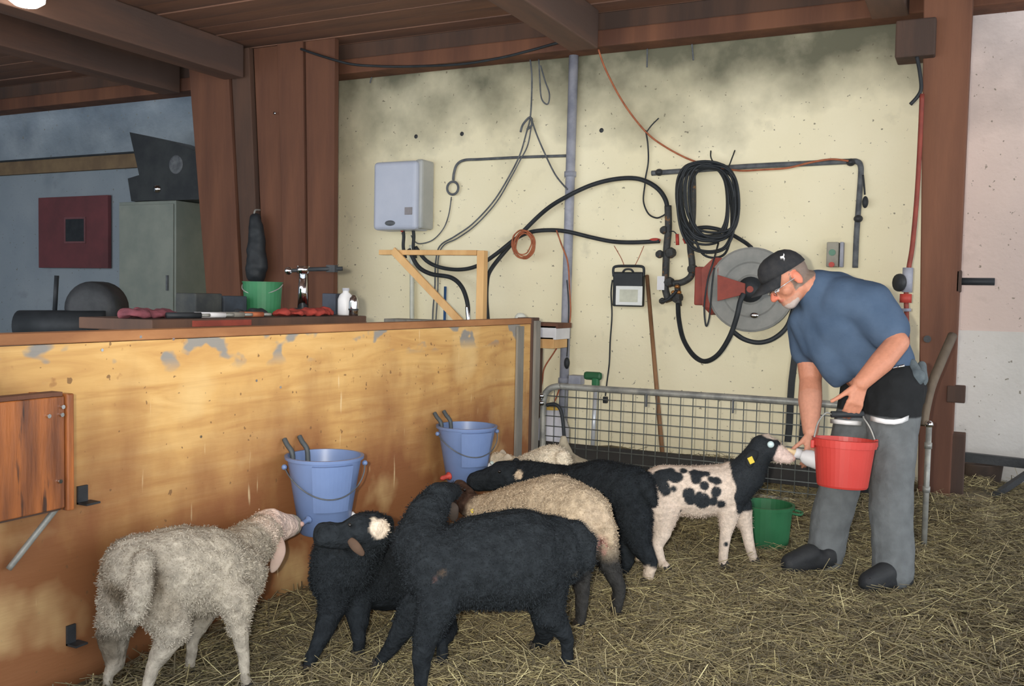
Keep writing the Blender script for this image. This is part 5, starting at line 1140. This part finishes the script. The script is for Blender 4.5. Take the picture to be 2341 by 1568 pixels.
remesh('body', mb, attr_mat('skin', 0.55, 0.15, 120.0, 0.08, spec=0.4), mroot, 0.0055, 3, skin)
for s in (-1,1): MB().ell(H(0.004,0.082,0.032*s), 0.0125, nu=12, nv=8).build('eye', M_white, mroot, smooth=True)
# glasses
gls = MB()
for s in (-1,1):
    cc = H(0.002,0.103,0.034*s); gls.tube([cc+SID*0.026*math.cos(t)+CRN*0.018*math.sin(t) for t in np.linspace(0,2*math.pi,13)[:-1]], 0.0022, 6, 3, True); gls.tube([H(0.006,0.10,0.06*s), H(0.008,0.05,0.082*s), H(0.004,-0.015,0.086*s)], 0.0022, 6, 3)
gls.tube([H(0.004,0.104,-0.01), H(0.008,0.110,0.0), H(0.004,0.104,0.01)], 0.002, 6, 3)
go = gls.build('glasses', M_chrome, mroot, smooth=True, label='thin metal rimmed glasses')
mg = bpy.data.materials.new('lens_glass'); mg.use_nodes = True; bs = mg.node_tree.nodes['Principled BSDF']; bs.inputs['Roughness'].default_value = 0.03; bs.inputs['Transmission Weight'].default_value = 1.0; bs.inputs['IOR'].default_value = 1.1
for s in (-1,1): MB().lathe(H(0.002,0.1025,0.034*s), [(0.001,0.001),(0.022,0.001),(0.022,-0.001),(0.001,-0.001)], FAC, 16).build('lens', mg, go)
# cap: crown + peak + badge
cm = mat('charcoal_cap', (52,52,54), (40,42,46), 0.85, 30, bump=0.3)
mb = MB(); ring = []; nC = 24
for i in range(7):
    ph = (math.pi/2)*i/6
    for k in range(nC):
        t = 2*math.pi*k/nC; rr = math.cos(ph)**0.75; ring.append(H(0.048+0.098*math.sin(ph)+ 0.012*math.cos(t)*(1-i/6), 0.004+0.112*rr*math.cos(t), 0.090*rr*math.sin(t)))
fs = [(i*nC+k, i*nC+(k+1)%nC, (i+1)*nC+(k+1)%nC, (i+1)*nC+k) for i in range(6) for k in range(nC)] + [tuple(6*nC+k for k in range(nC))]
mb.add(ring, fs); cpo = mb.build('cap', cm, mroot, smooth=True, label='charcoal baseball cap'); md = cpo.modifiers.new('s','SOLIDIFY'); md.thickness = 0.004
mb = MB(); vs = []; nK = 12
for j in range(5):
    for k in range(nK+1):
        a = math.radians(-72+144*k/nK); e = j/4; f0 = 0.004+0.112*math.cos(a); s0 = 0.090*math.sin(a)
        vs.append(H(0.052+0.010*math.cos(a)-0.020*e - 0.03*(abs(s0)/0.09)**2*e, f0+0.075*e*math.cos(a)**0.6, s0*(1-0.12*e)))
fs = [(j*(nK+1)+k, j*(nK+1)+k+1, (j+1)*(nK+1)+k+1, (j+1)*(nK+1)+k) for j in range(4) for k in range(nK)]
mb.add(vs, fs); pk = mb.build('peak', cm, cpo, smooth=True); md = pk.modifiers.new('s','SOLIDIFY'); md.thickness = 0.004
bc = H(0.10,0.045,-0.078) ; ck = bc if np.dot(bc-HC, FWD) < 0 else H(0.10,0.045,0.078)
sgn = -1 if np.dot(SID, FWD) > 0 else 1
bn = SID*sgn + CRN*0.45; bn /= np.linalg.norm(bn); b1 = np.cross(bn, CRN); b1 /= np.linalg.norm(b1); b2 = np.cross(b1, bn)
bc = H(0.108,-0.012,0.0795*sgn)
mb = MB(); mb.prism([bc+b1*x*0.001+b2*y*0.001 for x,y in ((-14,12),(-4,4),(8,10),(12,2),(2,-4),(6,-16),(-2,-10),(-4,0),(-12,4))], bn*0.012).build('badge', M_white, cpo, label='small white emblem on the cap')
hair = MB()
# t-shirt
M_shirt = mat('blue_t_shirt', (82,100,124), (72,90,114), 0.95, 6, bump=0.7, bscale=7, c3=(68,104,106), s3=5, t3=0.72, spec=0.1)
mb = MB()
chain(mb, [px(1874,668,4.32,54), px(1905,690,4.32,72), px(1938,728,4.32,97), px(1975,785,4.32,90), px(2012,832,4.32,78)])
chain(mb, [px(1930,692,4.24,62), px(1985,700,4.17,60), px(2030,752,4.10,50)])       # near sleeve
chain(mb, [px(1880,710,4.42,58), px(1850,745,4.49,50), px(1850,802,4.47,42)])       # far sleeve
chain(mb, [px(1880,735,4.36,58), px(1900,790,4.33,56), px(1915,840,4.31,42), px(1912,872,4.31,18)])   # belly of the shirt hanging
chain(mb, [px(1950,790,4.26,56), px(1960,830,4.24,34)])
chain(mb, [px(1845,735,4.40,40), px(1862,790,4.38,34)])
remesh('t_shirt', mb, M_shirt, mroot, 0.010, 22, None, 0.005, 7.0, label='faded blue t-shirt')
# trousers: black hip part, grey legs
zband = P(2035,952,4.15)[2]
def trou(V):
    C_ = np.tile(L3((104,108,110)), (len(V),1)); k = np.clip((V[:,2]-zband)/0.006+0.5, 0, 1)[:,None]; return C_*(1-k)+L3((36,38,40))*k
mb = MB()
chain(mb, [px(2018,850,4.32,72), px(2030,885,4.31,84)])
chain(mb, [px(2042,890,4.25,68), px(2040,1000,4.17,56), px(2036,1095,4.10,51), px(2040,1200,4.07,47), px(2042,1306,4.04,46)])
chain(mb, [px(1990,890,4.40,66), px(1955,1000,4.40,54), px(1925,1090,4.38,47), px(1899,1190,4.35,44), px(1882,1282,4.33,42)])
remesh('trousers', mb, attr_mat('work_cloth', 0.9, 0.5, 40.0, 0.15), mroot, 0.008, 5, trou, 0.006, 8.0, label='grey work trousers with black hips')
M_refl = mat('reflective_band', (250,250,250), (240,240,242), 0.35, 3, spec=1.0)
def band(pts, r, wd):   # band laid round the near face of a leg
    vs = []; n = len(pts)
    mbb = MB()
    for (u, v, Z) in pts: vs += [P(u, v-wd/2, Z), P(u, v+wd/2, Z)]
    mbb.add(vs, [(2*i, 2*i+2, 2*i+3, 2*i+1) for i in range(n-1)]); o = mbb.build('reflective_band', M_refl, mroot, smooth=True, label='white reflective strip'); md = o.modifiers.new('s','SOLIDIFY'); md.thickness = 0.004; return o
zf = 60*4.17/F
band([(1990,956,4.115),(2005,960,4.07),(2025,964,4.05),(2045,965,4.045),(2062,962,4.055),(2078,955,4.09)], 0, 11)
band([(2084,957,4.10),(2096,962,4.13),(2104,967,4.17)], 0, 10)
band([(1898,962,4.37),(1915,964,4.31),(1935,966,4.28),(1955,967,4.275),(1970,968,4.28)], 0, 10)
# boots
M_boot = mat('black_boots', (46,48,50), (38,40,44), 0.6, 12, bump=0.3)
for (a, h, t) in ((px(2038,1290,4.04,40), PG(2062,1346), PG(1985,1352)), (px(1872,1262,4.33,36), PG(1892,1302), PG(1806,1308))):
    mb = MB(); h = h*A(1,1,0)+A(0,0,0.05); t = t*A(1,1,0)+A(0,0,0.04); mb.cap(a[0], a[1]*0.7, h+A(0,0,0.02), 0.046); mb.cap(h, 0.048, t, 0.042); mb.cap((h+t)/2+A(0,0,0.03), 0.05, t+A(0,0,0.005), 0.042); mb.cap(h+A(0,0,-0.005), 0.046, t+A(0,0,-0.005), 0.044)
    v_ = np.array(mb.v); v_[:,2] = np.maximum(v_[:,2], -0.005); mb.v = [tuple(p) for p in v_]
    remesh('boot', mb, M_boot, mroot, 0.008, 4)
# grey rag hanging at the hip, belt glint
mb = MB(); mb.cap(P(2085,832,4.22), 0.022, P(2095,862,4.18), 0.040); mb.cap(P(2095,860,4.18), 0.038, P(2094,892,4.17), 0.016); mb.cap(P(2108,835,4.26), 0.02, P(2106,870,4.22), 0.03)
remesh('hip_rag', mb, mat('grey_rag', (104,114,118), (88,98,104), 0.9, 20, bump=0.4), mroot, 0.006, 4, None, 0.005, 16.0, label='grey rag tucked at the hip')
MB().tube([P(2042,842,4.16), P(2056,838,4.14), P(2066,836,4.145)], 0.007, 8, 4).build('belt_clip', M_chrome, mroot, smooth=True)

# ================================================================== RED BUCKET
M_redp = mat('red_plastic', (194,64,57), (184,58,52), 0.42, 3, spec=0.45)
Zb = 3.93; kb = Zb/F
bt, bb_ = P(1931,1003,Zb), P(1925,1112,Zb)
axb = bt-bb_; Hb = np.linalg.norm(axb); axb /= Hb
rb = empty('red_bucket', bb_, 'bright red plastic bucket hanging from the man\'s hand', 'bucket')
Rt, Rb2 = 68*kb, 56*kb
MB().lathe(bb_, [(0.001,0.0),(Rb2*0.96,0.0),(Rb2,0.008),(Rt*0.97,Hb*0.84),(Rt*1.03,Hb*0.84),(Rt*1.05,Hb*0.99),(Rt*1.07,Hb),(Rt*0.99,Hb),(Rb2*0.95,0.012),(0.001,0.012)], axb, 40).build('body', M_redp, rb, smooth=False)
lugL, lugR = bt-RIGHT*Rt*1.06-A(0,0,0.02), bt+RIGHT*Rt*1.06-A(0,0,0.02)
for l in (lugL, lugR): MB().obox(l, (0.016,0.03,0.034)).build('lug', M_redp, rb, bevel=0.004)
gcn = P(1938,947,3.99)
MB().tube([lugL, P(1869,968,3.96), P(1888,944,3.98), gcn-RIGHT*0.06, gcn+RIGHT*0.05, P(1976,958,3.97), P(1990,980,3.95), lugR], 0.0035, 6, 6).build('bail', M_steel, rb, smooth=True, label='thin wire handle')
MB().cyl(gcn-RIGHT*0.07, gcn+RIGHT*0.065, 0.014, n=12).build('grip', M_black, rb, smooth=True, label='black handle grip')
# ================================================================== MILK BOTTLE
b0, b1 = P(1868,1054,4.22), P(1822,1036,4.235); d = b1-b0; Lb = np.linalg.norm(d); d /= Lb; b0 = b0 - d*0.074; Lb += 0.062
bo = empty('milk_bottle', b0, 'white milk bottle with pale teat in the man\'s hand', 'bottle')
MB().lathe(b0, [(0.001,0),(0.034,0.0),(0.038,0.006),(0.038,Lb*0.72),(0.030,Lb*0.88),(0.02,Lb*0.94),(0.019,Lb),(0.001,Lb)], d, 28).build('body', M_white, bo, smooth=True)
MB().lathe(b0+d*Lb, [(0.001,0.022),(0.021,0.022),(0.023,0.016),(0.023,-0.004),(0.001,-0.004)], d, 22).build('collar', M_white, bo, smooth=True)
MB().lathe(b0+d*(Lb+0.02), [(0.018,0),(0.012,0.008),(0.009,0.02),(0.009,0.032),(0.006,0.04),(0.001,0.042)], d, 18).build('teat', mat('pale_teat', (224,200,160), (210,186,146), 0.5, 5), bo, smooth=True)
